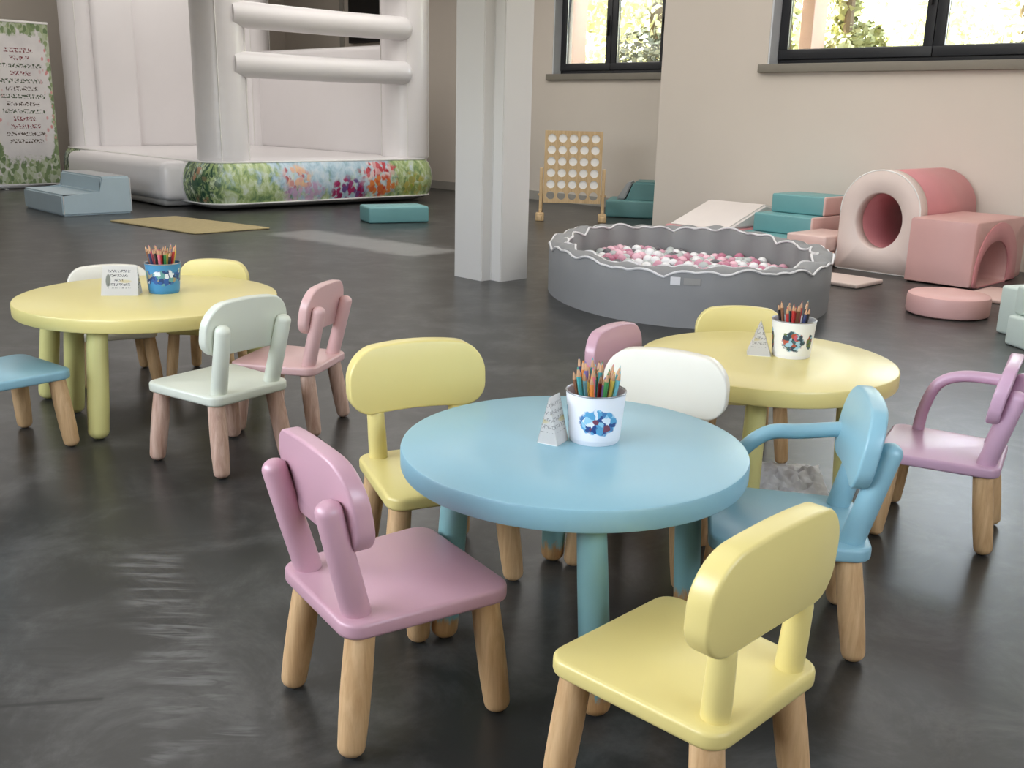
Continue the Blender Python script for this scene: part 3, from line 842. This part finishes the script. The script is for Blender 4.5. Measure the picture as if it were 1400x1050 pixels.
# teal foam seat in the corner
t = thing('foam_armchair', 'deep teal foam seat with a sloped back in the corner by the wooden game', 'foam seat', (1.54, 12.9, 0), math.radians(-12))
bm = BM(); box(bm, -0.36, 0.34, -0.3, 0.3, 0, 0.22, 0.03, 4); finish(bm, 'seat_block', MAT['deepteal_foam'], t)
bm = BM()
sil = [(-0.12, 0.2), (0.34, 0.2), (0.34, 0.45), (-0.02, 0.45)]
loft(bm, [[Vector((a, -0.24, b)) for a, b in sil], [Vector((a, 0.28, b)) for a, b in sil]])
bmesh.ops.bevel(bm, geom=list(bm.edges), offset=0.025, segments=3, affect='EDGES')
finish(bm, 'sloped_back', MAT['deepteal_foam'], t)
bm = BM()
sil = [(-0.24, 0.22), (-0.13, 0.22), (-0.04, 0.44), (-0.1, 0.44)]
loft(bm, [[Vector((a, -0.2, b)) for a, b in sil], [Vector((a, 0.22, b)) for a, b in sil]])
bmesh.ops.bevel(bm, geom=list(bm.edges), offset=0.015, segments=2, affect='EDGES')
finish(bm, 'side_panel', MAT['grey_foam'], t)['label'] = 'greyish side panel'

# ================================================================== BALL PIT
PX, PY, PA, PB = 1.25, 7.25, 1.0, 1.3
pit = thing('ball_pit', 'large round grey foam ball pit with a wavy pale-edged rim', 'ball pit', (PX, PY, 0))
NS = 240
rnd = random.Random(4)
ph = [rnd.uniform(0, 6.28) for _ in range(8)]
def wave(a, k=0):
    w1 = abs(math.sin(a * 9 + ph[k])) ** 0.8 + 0.6 * abs(math.sin(a * 15.0 + ph[k + 1])) + 0.4 * math.sin(a * 5 + ph[k + 2])
    return 0.03 * (w1 - 0.9)
bmr, bmp = BM(), BM()
rings = [[] for _ in range(9)]
pipe_o, pipe_i = [], []
for i in range(NS):
    a = 2 * PI * i / NS
    c, s = math.cos(a), math.sin(a)
    wo_, wi_ = wave(a, 0), wave(a + 0.17, 3)
    wr = 0.02 * math.sin(a * 21 + ph[2])
    spec = [(1.0, 0.0), (1.0, 0.02), (1.003, 0.18), (1.0, 0.33 + wo_), (0.985 + wr * 0.3, 0.352 + wo_), (0.94, 0.36 + 0.5 * (wo_ + wi_)), (0.885 + wr, 0.35 + wi_), (0.872 + wr * 0.4, 0.325 + wi_), (0.872, 0.03)]
    th_ = lambda f, A: A - (1 - f) * 1.0
    for k, (f, z) in enumerate(spec):
        d = (1 - f)
        rings[k].append(Vector(((PA - d) * c, (PB - d) * s, max(0, z))))
    pipe_o.append(Vector(((PA + 0.002) * c, (PB + 0.002) * s, 0.338 + wo_))); pipe_i.append(Vector(((PA - 0.12 + wr) * c, (PB - 0.12 + wr) * s, 0.35 + wi_)))
loft(bmr, rings, True, False, False)
finish(bmr, 'foam_wall', MAT['pit'], pit, 60)
ring_tube(bmp, pipe_o, 0.008); finish(bmp, 'outer_piping', MAT['pit_pipe'], pit)['label'] = 'pale piping along the outer rim'
bmp = BM(); ring_tube(bmp, pipe_i, 0.008); finish(bmp, 'inner_piping', MAT['pit_pipe'], pit)['label'] = 'pale piping along the inner rim'
bm = BM(); lathe(bm, [(0.9, 0.0), (0.9, 0.05)], 64, M4=Matrix.Diagonal((0.97, 1.3, 1, 1))); finish(bm, 'base_mat', MAT['pit'], pit)
def curved_patch(bm, a0, a1, z0, z1, off, A, B, n=8):
    r0, r1 = [], []
    for k in range(n + 1):
        a = a0 + (a1 - a0) * k / n
        for r, z in ((r0, z0), (r1, z1)): r.append(Vector(((A + off) * math.cos(a), (B + off) * math.sin(a), z)))
    loft(bm, [r0, r1], False, False, False)
bm = BM(); curved_patch(bm, -1.87, -1.81, 0.265, 0.315, 0.006, PA, PB); finish(bm, 'maker_tag', MAT['pit_pipe'], pit)['label'] = 'small white tag'
bm = BM(); curved_patch(bm, -1.79, -1.69, 0.27, 0.312, 0.006, PA, PB); finish(bm, 'sewn_label', plain('grey_label', S(152, 150, 146), 0.6), pit)['label'] = 'faint grey sewn label'
bcols = [('pink', S(206, 150, 168)), ('rose', S(186, 112, 136)), ('white', S(236, 236, 236)), ('grey', S(186, 192, 190)), ('dark_grey', S(96, 94, 98)), ('blush', S(236, 190, 202))]
wts = [4, 3, 5, 5, 3, 3]
bmats = {n_: ball_mat(n_ + '_ball_plastic', c) for n_, c in bcols}
sph = {}
for n_, _ in bcols:
    bm = BM(); bmesh.ops.create_icosphere(bm, subdivisions=2, radius=0.043)
    me = bpy.data.meshes.new('pit_ball'); bm.to_mesh(me); bm.free(); me.materials.append(bmats[n_])
    me.polygons.foreach_set('use_smooth', [True] * len(me.polygons)); sph[n_] = me
rb = random.Random(11)
cnt = 0; rest = []
d_ = 0.087
spots = []
for layer in range(1):
    j = 0; y = -1.1
    while y < 1.14:
        x = -0.86 + (d_ / 2 if j % 2 else 0)
        while x < 0.87:
            if (x / 0.82) ** 2 + (y / 1.12) ** 2 < 1: spots.append((x + rb.uniform(-.006, .006), y + rb.uniform(-.006, .006)))
            x += d_
        y += d_ * 0.866; j += 1
spots.sort(key=lambda p: -p[1])
lab = {'pink': 'pink', 'rose': 'deep pink', 'white': 'white', 'grey': 'light grey', 'dark_grey': 'dark grey', 'blush': 'pale blush'}
for (x, y) in spots:
    n_ = rb.choices([b[0] for b in bcols], wts)[0]
    z = 0.135 + rb.uniform(0, 0.035) + 0.03 * math.sin(x * 5) * math.cos(y * 4)
    if y > -0.28 and cnt < 300:
        o = bpy.data.objects.new('pit_ball', sph[n_]); COL.objects.link(o)
        o.location = (PX + x, PY + y, z)
        tag(o, lab[n_] + ' plastic ball lying among the others in the grey ball pit', 'ball', lab[n_] + ' balls in the ball pit')
        cnt += 1
    else: rest.append((x, y, z, n_))
# filling below and the part hidden behind the near rim
bm = BM()
idx = {b[0]: i for i, b in enumerate(bcols)}
for (x, y, z, n_) in rest + [(p[0] + 0.043, p[1] + 0.03, 0.047, rb.choice(bcols)[0]) for p in spots]:
    r = bmesh.ops.create_icosphere(bm, subdivisions=1, radius=0.043, matrix=Matrix.Translation((x, y, z)))
    for f in {f for v_ in r['verts'] for f in v_.link_faces}: f.material_index = idx[n_]
o = finish(bm, 'pit_balls', [bmats[b[0]] for b in bcols], None, 0, loc=(PX, PY, 0)); o['kind'] = 'stuff'
o.data.polygons.foreach_set('use_smooth', [True] * len(o.data.polygons))
tag(o, 'bed of mixed plastic balls filling the bottom of the ball pit', 'balls')

# ================================================================== SOFT PLAY ON THE RIGHT
t = thing('foam_tunnel', 'tall rose foam tunnel with a cream round-holed front, against the window wall', 'tunnel', P3(-3.96, 8.1), ROT)
# local x: -0.36..0.36 ; y depth 0..1.1 ; z 0..0.87
def tunnel_sil(hw, hz, n=20):
    r = hw
    return [Vector((hw, 0)), *[Vector((r * math.cos(PI * k / n), hz - r + r * math.sin(PI * k / n))) for k in range(n + 1)], Vector((-hw, 0))]
def holed(bm, outer, hole, y0, y1, bev=0.012):
    """slab between y0,y1 with an outer outline and a hole of equal vertex count"""
    def ring(pts, y): return [Vector((p.x, y, p.y)) for p in pts]
    oi = offset_loop(outer, -bev); hi = offset_loop(hole, bev)
    loft(bm, [ring(hole, y0 + bev), ring(hi, y0), ring(oi, y0), ring(outer, y0 + bev), ring(outer, y1 - bev), ring(oi, y1), ring(hi, y1), ring(hole, y1 - bev), ring(hole, y0 + bev)], True, False, False)
    bmesh.ops.remove_doubles(bm, verts=bm.verts, dist=0.0003)
def resample(poly, n, c):
    """polygon sampled by angle around c"""
    out = []
    for k in range(n):
        a = 2 * PI * k / n + 0.001
        d = Vector((math.cos(a), math.sin(a)))
        best = None
        for i in range(len(poly)):
            p, q = poly[i] - c, poly[(i + 1) % len(poly)] - c
            e = q - p
            den = d.x * e.y - d.y * e.x
            if abs(den) < 1e-9: continue
            s = (p.x * e.y - p.y * e.x) / den; u_ = (p.x * d.y - p.y * d.x) / den
            if s > 0 and -1e-6 <= u_ <= 1 + 1e-6 and (best is None or s > best): best = s
        out.append(c + d * best)
    return out
ctr = Vector((0, 0.44))
sil = tunnel_sil(0.36, 0.87)
outer = resample(sil, 72, ctr)
hole = [ctr + Vector((0.205 * math.cos(2 * PI * k / 72 + 0.001), 0.235 * math.sin(2 * PI * k / 72 + 0.001))) for k in range(72)]
bm = BM(); holed(bm, outer, hole, 0.0, 0.14); finish(bm, 'front_panel', MAT['cream_foam'], t, 50)['label'] = 'cream front panel with a round hole'
bm = BM(); holed(bm, offset_loop(outer, -0.006), hole, 0.14, 1.14); finish(bm, 'tunnel_body', MAT['rose_foam'], t, 50)
bm = BM(); ring_tube(bm, [Vector((p.x, 0.004, p.y)) for p in offset_loop(outer, -0.006)], 0.006, 5); finish(bm, 'edge_piping', MAT['stitch'], t)
# cube tunnel
t = thing('foam_cube_tunnel', 'low pink foam cube with an arched opening, right of the tall tunnel', 'tunnel', P3(-3.055, 7.9), ROT)
# local: x from -0.53..0 , y 0..1.0 , z 0..0.52 ; the arch opens on the x = 0 side
def arch_sil(c, r, zc, n=40):
    return c
sq = rounded_poly([Vector((0.0, 0.0)), Vector((1.04, 0.0)), Vector((1.04, 0.52)), Vector((0.0, 0.52))], 0.02, 4)
cc = Vector((0.42, 0.1))
arch = [Vector((0.72, 0.004)), *[Vector((0.42 + 0.3 * math.cos(PI * k / 24), 0.1 + 0.25 * math.sin(PI * k / 24))) for k in range(25)], Vector((0.12, 0.004))]
o72 = resample(sq, 96, cc); h72 = resample(arch, 96, cc)
bm = BM(); holed(bm, o72, h72, 0.0, 0.53, 0.01)
for v_ in bm.verts: v_.co = Vector((-v_.co.y, v_.co.x, v_.co.z))
finish(bm, 'cube_body', MAT['blush_foam'], t, 50)
band = [Vector((0.9, 0.004)), *[Vector((0.47 + 0.43 * math.cos(PI * k / 24), 0.1 + 0.4 * math.sin(PI * k / 24))) for k in range(25)], Vector((0.04, 0.004))]
b72 = resample(band, 96, cc)
bm = BM(); holed(bm, b72, offset_loop(h72, 0.004), 0.0, 0.012, 0.003)
for v_ in bm.verts: v_.co = Vector((-v_.co.y + 0.009, v_.co.x, v_.co.z))
finish(bm, 'arch_band', MAT['rose_foam'], t, 50)['label'] = 'deeper rose arch band'
# disc
bm = BM(); lathe(bm, [(0.24, 0.0), (0.262, 0.012), (0.268, 0.03), (0.268, 0.115), (0.262, 0.135), (0.245, 0.145), (0.12, 0.15), (0.02, 0.15)], 56)
o = finish(bm, 'foam_disc', MAT['blush_foam'], loc=(2.96, 6.66, 0)); tag(o, 'low round blush foam disc lying on the floor before the tunnels', 'foam disc')
# teal stairs
t = thing('soft_play_stairs', 'teal foam stairs with pale pink ends behind the ball pit', 'foam steps', P3(-4.75, 8.0), ROT)
for k, (y0, z1) in enumerate(((0.22, 0.2), (0.42, 0.38), (0.62, 0.56))):
    bm = BM(); box(bm, -0.7 + 0.06 * k, 0, y0, 1.1, z1 - (0.18 if k else 0.2), z1 - 0.002, 0.018, 3)
    for f in bm.faces:
        if f.calc_center_median().x > -0.12 and f.normal.x > -0.5: f.material_index = 1
    o = finish(bm, 'foam_step', [MAT['teal_foam'], MAT['pinkend_foam']], t)
t = thing('soft_play_steps', 'pale pink low foam steps between the ball pit and the tall tunnel', 'foam steps', P3(-4.4, 7.55), ROT)
for k, (y0, z1) in enumerate(((0.0, 0.14), (0.3, 0.28))):
    bm = BM(); box(bm, -0.33, 0.06, y0 + 0.1, 1.0, z1 - 0.14, z1 - 0.002, 0.016, 3)
    finish(bm, 'foam_step', MAT['pinkend_foam'], t)
bm = BM(); box(bm, -0.5, 0.5, -0.22, 0.22, 0, 0.035, 0.012)
o = finish(bm, 'foam_mat', MAT['cream_foam'], loc=P3(-4.12, 7.4), rotz=ROT); tag(o, 'thin cream foam mat on the floor beside the ball pit', 'mat')
# folded pink and white mat behind the pit
t = thing('foam_wedge', 'pink foam wedge with a white top lying behind the ball pit', 'foam wedge', P3(-5.88, 8.55), ROT)
bm = BM(); box(bm, -0.38, 0.38, -0.4, 0.5, 0, 0.2, 0.025); finish(bm, 'wedge_base', MAT['rose_foam'], t)
bm = BM()
sil = [(-0.38, 0.2), (0.5, 0.2), (0.5, 0.38), (0.3, 0.42)]
loft(bm, [[Vector((-0.35, a, b)) for a, b in sil], [Vector((0.35, a, b)) for a, b in sil]])
bmesh.ops.bevel(bm, geom=list(bm.edges), offset=0.02, segments=3, affect='EDGES')
finish(bm, 'white_top', MAT['white_foam'], t)['label'] = 'white sloping top'
# mint blocks at the right edge
for (x, y, z, sx, sy, sz, r, lab_) in ((3.1, 5.62, 0, .3, .34, .18, 12, 'mint foam block at the right edge, bottom of its stack'), (3.12, 5.64, .182, .28, .32, .17, 8, 'mint foam block at the right edge, top of its stack'), (3.2, 6.02, 0.0, .28, .26, .3, 20, 'tall pale mint foam block behind the stack at the right edge')):
    bm = BM(); box(bm, -sx / 2, sx / 2, -sy / 2, sy / 2, 0, sz, 0.02, 3)
    o = finish(bm, 'foam_block', MAT['mint_foam'], loc=(x, y, z), rotz=math.radians(r)); tag(o, lab_, 'foam block', 'mint foam blocks')
bm = BM(); box(bm, -0.4, 0.4, -0.3, 0.3, 0, 0.03, 0.01)
o = finish(bm, 'foam_mat', MAT['pinkend_foam'], loc=P3(-2.55, 7.75), rotz=ROT); tag(o, 'thin pinkish foam mat on the floor in front of the arched cube', 'mat')

# ================================================================== TABLES
def table(name, label, cx, cy, R, legs, mat, legmat, H=0.48, th=0.055, lr=0.034):
    t = thing(name, label, 'table', (cx, cy, 0), 0, 'round children\'s tables')
    bm = BM()
    b = 0.008
    lathe(bm, [(R * 0.5, H - th), (R - b, H - th), (R - b * 0.3, H - th + b * 0.3), (R, H - th + b), (R, H - b), (R - b * 0.3, H - b * 0.3), (R - b, H), (R * 0.5, H)], 96)
    finish(bm, 'tabletop', mat, t, 30)
    for (tx, ty, fx, fy) in legs:
        bm = BM()
        a = Vector((fx - cx, fy - cy, 0.0)); bq = Vector((tx - cx, ty - cy, H - th + 0.003))
        m, L = frame_to(a, bq)
        pr = round_end(lr * 0.98, L) + [(lr * 1.02, L * 0.3), (lr, L * 0.7), (lr * 0.95, L)]
        lathe(bm, pr, 24, M4=m)
        finish(bm, 'leg', legmat, t)
    return t
table('round_table', 'blue round children\'s table in the foreground with a white tin of pencils', 0.1556, 2.3075, 0.425,
      [(0.178, 1.975, 0.2, 1.885), (-0.125, 2.2, -0.155, 2.205), (0.462, 2.40, 0.478, 2.385), (0.14, 2.62, 0.13, 2.66)], MAT['blue'], MAT['leg_blue'])
table('round_table', 'yellow round children\'s table on the left with a blue tin of pencils', -1.5453, 4.1196, 0.528,
      [(-1.597, 3.70, -1.598, 3.628), (-1.80, 3.96, -1.835, 3.96), (-1.98, 4.15, -2.04, 4.16), (-1.2, 4.4, -1.17, 4.43)], MAT['yellow'], MAT['leg_yellow'], lr=0.04)
table('round_table', 'yellow round children\'s table on the right with a glossy window reflection', 0.862, 3.256, 0.425,
      [(0.77, 2.98, 0.755, 2.93), (1.1, 3.12, 1.12, 3.10), (1.19, 3.38, 1.25, 3.40), (0.60, 3.10, 0.565, 3.07)], MAT['yellow'], MAT['leg_yellow'])

# ================================================================== CHAIRS
def lean_of(behind): return 0.16 if behind else 0.05
def seat_bm():
    lp = rounded_poly([Vector((-0.172, -0.19)), Vector((0.172, -0.19)), Vector((0.192, 0.19)), Vector((-0.192, 0.19))], 0.045, 6)
    bm = BM(); plate(bm, lp, 0.036, 0.009, lambda x, y, h: Vector((x, y, 0.264 + h))); return bm
def leg_bm(sx, sy):
    bm = BM()
    tx, ty = ((0.148, 0.14) if sy > 0 else (0.128, -0.14))
    fx, fy = ((0.176, 0.162) if sy > 0 else (0.15, -0.178))
    m, L = frame_to((sx * fx, fy, 0.0), (sx * tx, ty, 0.267))
    r = 0.031
    lathe(bm, round_end(r * 0.92, L) + [(r, L * 0.3), (r * 1.03, L * 0.6), (r * 0.98, L)], 20, M4=m)
    return bm
def back_bm(behind):
    LEAN = lean_of(behind)
    hw, hh = (0.18 if behind else 0.204), 0.093
    lp = rounded_poly([Vector((-hw, -hh)), Vector((hw, -hh)), Vector((hw, hh)), Vector((-hw, hh))], [0.074, 0.074, 0.08, 0.08], 9)
    dens = []
    for i in range(len(lp)):
        a, b = lp[i], lp[(i + 1) % len(lp)]
        k = max(1, int((b - a).length / 0.03)); dens += [a + (b - a) * (j / k) for j in range(k)]
    lp = [Vector((p.x, p.y - 0.34 * p.x * p.x + (0.008 * (1 - (p.x / hw) ** 2) if p.y > 0 else 0.0))) for p in dens]
    bm = BM()
    zc, yc = 0.531, -0.16
    def to3(x, y, h):
        return Vector((x, yc - LEAN * y + 0.25 * x * x - (0.022 if behind else 0.026) + h, zc + y))
    plate(bm, lp, 0.04 if behind else 0.05, 0.007, to3); return bm
def post_bm(sx, behind):
    bm = BM()
    r = 0.028
    r = 0.029
    LEAN = lean_of(behind)
    base = Vector((sx * 0.118, -0.143 if behind else -0.147, 0.295))
    d = Vector((0, -LEAN, 1)).normalized()
    off = Vector((0, -0.026, 0)) if behind else Vector((0, 0.0, 0))
    L = 0.262 if behind else 0.155
    r = 0.029 if behind else 0.026
    tp = base + d * L + off + Vector((sx * (0.018 if behind else 0.006), 0, 0))
    m, LL = frame_to(base, tp)
    e = [(r * 0.93 * math.cos(a), LL - r * 0.8 + r * 0.8 * math.sin(a)) for a in [PI / 2 * k / 5.3 for k in range(6)]]
    lathe(bm, [(r * 1.02, 0), (r, LL * 0.4)] + e, 20, M4=m); return bm
def arm_bm(pts, r=0.02):
    bm = BM(); p = catmull(pts, 6); tube(bm, p, [r] * len(p), 14); return bm
proto_mesh = {}
def chair(label, x, y, a, color, behind=True, sx=1.0, sz=None, wood_='wood', arm=None):
    sz = sz or sx
    t = thing('child_chair', label, 'chair', (x, y, 0), a, 'small painted chairs with wooden legs', (sx, sx, sz))
    key = (color, behind, wood_)
    if key not in proto_mesh:
        src = [('seat', seat_bm(), MAT[color]), ('backrest', back_bm(behind), MAT[color])] + [('backrest_post', post_bm(s, behind), MAT[color]) for s in (-1, 1)] + [('leg', leg_bm(s, f), MAT[wood_]) for s in (-1, 1) for f in (-1, 1)]
        parts = [finish(b, n_, m) for n_, b, m in src]
        proto_mesh[key] = parts
        new = parts
    else:
        new = []
        for p in proto_mesh[key]:
            q = p.copy(); COL.objects.link(q); new.append(q)
    for q in new: q.parent = t
    if arm: finish(arm_bm(arm), 'armrest', MAT[color], t)
    return t
chair('yellow chair in the front corner, its back turned to the camera', 0.335, 1.632, 0.778, 'yellow', behind=False, sx=0.986)
chair('pink chair in the left foreground, drawn up to the blue table', -0.247, 1.946, -0.962, 'pink', sx=1.0)
chair('yellow chair behind the left side of the blue table, backrest facing the camera', -0.209, 2.593, -2.706, 'yellow', behind=False, sx=1.0)
chair('pale green chair at the front right of the left yellow table', -1.064, 3.465, 0.951, 'green', sx=0.991, wood_='wood_rose')
chair('rose pink chair right of the left yellow table, behind the pale green one', -0.906, 3.9, 1.326, 'rose', sx=0.946, wood_='wood_rose')
chair('white chair on the far side of the left yellow table, left of the yellow one', -1.87, 4.53, 3.6, 'white', behind=False, sx=0.9, sz=0.82)
chair('yellow chair on the far side of the left yellow table, behind the blue tin', -1.46, 4.62, 3.1, 'yellow', behind=False, sx=0.82, sz=0.86)
chair('blue chair cut by the left edge, only its seat in view', -1.9, 3.519, -0.644, 'blue', sx=1.0)
chair('pink chair at the left of the right yellow table, beside the ball pit', 0.47, 3.39, 4.1, 'pink', behind=False, sx=0.85, sz=0.85)
chair('yellow chair on the far side of the right yellow table, near the ball pit', 0.885, 3.68, 3.1, 'yellow', behind=False, sx=0.85, sz=0.87)
chair('white chair behind the blue table, before the right yellow table', 0.395, 2.69, 2.71, 'white', behind=False, sx=0.92, sz=0.95)
chair('blue chair at the right of the blue table, with a bent tube armrest', 0.695, 2.313, 1.395, 'blue', sx=0.997, arm=[(0.14, -0.16, 0.50), (0.165, -0.04, 0.475), (0.17, 0.05, 0.46), (0.165, 0.12, 0.39), (0.16, 0.135, 0.296)])
chair('lilac pink chair at the far right, with a bent tube armrest', 1.368, 2.966, 1.048, 'lilac', sx=0.93, arm=[(0.14, -0.16, 0.52), (0.165, -0.02, 0.51), (0.168, 0.06, 0.47), (0.16, 0.095, 0.38), (0.15, 0.105, 0.296)])

# sunlight patch under the right table, built as a crumpled white shape
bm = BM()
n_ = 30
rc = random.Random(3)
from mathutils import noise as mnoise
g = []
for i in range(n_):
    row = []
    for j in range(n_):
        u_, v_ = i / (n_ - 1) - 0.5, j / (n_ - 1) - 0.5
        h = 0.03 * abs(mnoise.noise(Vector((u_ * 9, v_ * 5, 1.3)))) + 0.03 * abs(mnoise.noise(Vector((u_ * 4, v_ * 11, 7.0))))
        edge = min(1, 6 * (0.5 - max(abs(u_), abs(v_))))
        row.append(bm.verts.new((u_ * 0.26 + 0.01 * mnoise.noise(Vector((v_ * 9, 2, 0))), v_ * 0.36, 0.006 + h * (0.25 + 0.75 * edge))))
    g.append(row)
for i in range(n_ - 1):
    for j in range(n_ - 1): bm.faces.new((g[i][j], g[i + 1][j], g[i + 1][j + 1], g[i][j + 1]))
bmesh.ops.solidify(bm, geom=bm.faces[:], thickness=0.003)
o = finish(bm, 'sun_patch_sheet', MAT['sun_patch'], None, 60, loc=(1.0, 3.34, 0), rotz=-0.15); tag(o, 'crumpled white shape standing in for a sunlight patch on the floor under the right yellow table', 'sunlight patch')

# ================================================================== TABLE-TOP THINGS
TZ = 0.48
def tin(label, x, y, base_mat, print_mat, face):
    t = thing('pencil_tin', label, 'pencil tin', (x, y, TZ), face, 'pencil tins on the tables')
    r0, r1, h = 0.0625, 0.0735, 0.127
    bm = BM()
    def rr(z): return r0 + (r1 - r0) * z / h
    lathe(bm, [(r0 * 0.5, 0.0), (r0 - 0.002, 0.0), (r0, 0.003), (rr(0.5 * h), 0.5 * h), (r1, h - 0.002), (r1 - 0.001, h), (r1 - 0.003, h - 0.001), (r0 - 0.003, 0.006), (r0 * 0.5, 0.004)], 48)
    finish(bm, 'tin_body', base_mat, t, 30)
    bm = BM()
    pts = [Vector(((r1) * math.cos(2 * PI * i / 48), r1 * math.sin(2 * PI * i / 48), h)) for i in range(48)]
    ring_tube(bm, pts, 0.0022, 6); finish(bm, 'rolled_rim', MAT['metal'], t)
    bm = BM(); uv = bm.loops.layers.uv.new('UVMap')
    n = 40
    prev = None
    rows_ = []
    for z in (0.012, 0.065, 0.122):
        rows_.append([(a, z, bm.verts.new(((rr(z) + 0.0008) * math.cos(a), (rr(z) + 0.0008) * math.sin(a), z))) for a in [-2.2 + 4.4 * k / n for k in range(n + 1)]])
    for A, B in zip(rows_, rows_[1:]):
        for k in range(n):
            q = (A[k], A[k + 1], B[k + 1], B[k])
            f = bm.faces.new([v_[2] for v_ in q])
            for l, v_ in zip(f.loops, q): l[uv].uv = (v_[0] * 0.067, v_[1])
    finish(bm, 'printed_wrap', print_mat, t)['label'] = 'wrap printed with a blotchy colour picture'
    return t
tin('white pencil tin with a blue picture on the blue table', 0.208, 2.343, MAT['tin_white'], MAT['tin_print_blue'], math.radians(-88))
tin('blue pencil tin standing on the left yellow table', -1.506, 4.196, plain('blue_tin', S(62, 132, 178), 0.35), MAT['tin_print_sea'], math.radians(-70))
tin('white pencil tin with a dark picture on the right yellow table', 0.953, 3.296, MAT['tin_white'], MAT['tin_print_dark'], math.radians(-105))
PCOL = {'teal': S(70, 150, 150), 'green': S(60, 130, 70), 'orange': S(220, 132, 60), 'pink': S(214, 110, 130), 'red': S(176, 50, 48), 'violet': S(120, 100, 150), 'navy': S(52, 62, 100), 'black': S(40, 38, 40), 'brown': S(128, 84, 58), 'yellow': S(216, 190, 90), 'aqua': S(110, 180, 190)}
pm = {}
for k, c in PCOL.items():
    n = plain(k + '_pencil_paint', c, 0.35)
    bm = BM(); lathe(bm, [(0.0045, 0), (0.0045, 0.165)], 6); a = bpy.data.meshes.new('barrel'); bm.to_mesh(a); bm.free(); a.materials.append(n)
    bm = BM(); lathe(bm, [(0.0045, 0.165), (0.0016, 0.183)], 8); b = bpy.data.meshes.new('sharpened_tip'); bm.to_mesh(b); bm.free(); b.materials.append(MAT['pencil_wood'])
    bm = BM(); lathe(bm, [(0.0016, 0.183), (0.0003, 0.189)], 6); l = bpy.data.meshes.new('lead'); bm.to_mesh(l); bm.free(); l.materials.append(n)
    pm[k] = (a, b, l)
def pencils(x, y, n, keys, where, seed, sc=1.15, spread=1.0):
    r = random.Random(seed)
    for i in range(n):
        k = keys[i % len(keys)]
        ang = 2 * PI * i / n * 3.001 + r.uniform(-0.2, 0.2)
        rad = 0.052 * math.sqrt((i + 0.5) / n)
        base = Vector((x + 0.55 * rad * math.cos(ang) * 0.9, y + 0.55 * rad * math.sin(ang) * 0.9, TZ + 0.008))
        topd = Vector((math.cos(ang) * rad * 1.05 * spread, math.sin(ang) * rad * 1.05 * spread, 0.127 + r.uniform(0, 0.0)))
        d = (topd - Vector((base.x - x, base.y - y, 0.0))).normalized()
        t = thing('pencil', k + ' pencil standing tip up among others in the ' + where, 'pencil', base, 0, k + ' pencils in the ' + where)
        t.rotation_mode = 'QUATERNION'; t.rotation_quaternion = d.to_track_quat('Z', 'Y')
        s = sc * r.uniform(0.9, 1.06)
        t.scale = (1.25, 1.25, s)
        nm = bpy.data.objects.new('barrel', pm[k][0]); tp = bpy.data.objects.new('sharpened_tip', pm[k][1]); ld = bpy.data.objects.new('lead', pm[k][2])
        for q in (nm, tp): COL.objects.link(q); q.parent = t
        COL.objects.link(ld); ld.parent = tp
pencils(0.208, 2.343, 30, ['teal', 'orange', 'green', 'aqua', 'pink', 'violet', 'yellow', 'teal', 'red', 'green', 'orange', 'navy', 'brown'], 'white tin on the blue table', 1, 0.98)
pencils(-1.506, 4.196, 26, ['black', 'red', 'brown', 'navy', 'pink', 'black', 'green', 'red', 'yellow', 'violet'], 'blue tin on the left yellow table', 2, 1.0)
pencils(0.953, 3.296, 16, ['brown', 'red', 'black', 'teal', 'brown', 'black', 'red', 'navy'], 'white tin on the right yellow table', 3, 0.93)

def tent(label, x, y, rz, w_, d_, h, mat):
    """folded tent card: ridge along local x"""
    t = thing('tent_card', label, 'card', (x, y, TZ), rz, 'folded cards on the tables')
    for s, nm in ((-1, 'front_panel'), (1, 'rear_panel')):
        bm = BM(); uv = bm.loops.layers.uv.new('UVMap')
        q = [(-w_ / 2, s * d_ / 2, 0), (w_ / 2, s * d_ / 2, 0), (w_ / 2 * 0.94, s * 0.0006, h), (-w_ / 2 * 0.94, s * 0.0006, h)]
        vs_ = [bm.verts.new(p) for p in q]
        f = bm.faces.new(vs_)
        for l, (a, b) in zip(f.loops, ((-w_ / 2, 0), (w_ / 2, 0), (w_ / 2, h), (-w_ / 2, h))): l[uv].uv = (a, b)
        r = bmesh.ops.solidify(bm, geom=[f], thickness=0.0012)
        finish(bm, nm, mat, t, 0)
    for s in (-1, 1):
        bm = BM(); uv = bm.loops.layers.uv.new('UVMap')
        xo = s * (w_ / 2 - 0.001)
        f = bm.faces.new([bm.verts.new(p) for p in ((xo, -d_ / 2 + .001, 0), (xo, d_ / 2 - .001, 0), (xo * 0.94, 0, h - 0.002))])
        for l, q in zip(f.loops, ((-0.03, 0.0), (0.03, 0.0), (0.0, h))): l[uv].uv = q
        bmesh.ops.solidify(bm, geom=[f], thickness=0.0008)
        finish(bm, 'end_panel', mat, t, 0)
    bm = BM(); box(bm, -w_ / 2, w_ / 2, -d_ / 2 + .002, d_ / 2 - .002, 0, 0.0012); finish(bm, 'base_flap', MAT['paper'], t, 0)
tent('white printed tent card beside the blue tin', -1.660, 4.12, math.radians(8), 0.15, 0.08, 0.122, MAT['card_a'])
tent('small white tent card beside the tin on the blue table', 0.104, 2.318, math.radians(62), 0.062, 0.056, 0.118, MAT['card_b'])
tent('pale tent card turned end-on beside the tin on the right yellow table', 0.846, 3.31, math.radians(78), 0.07, 0.08, 0.112, MAT['card_b'])
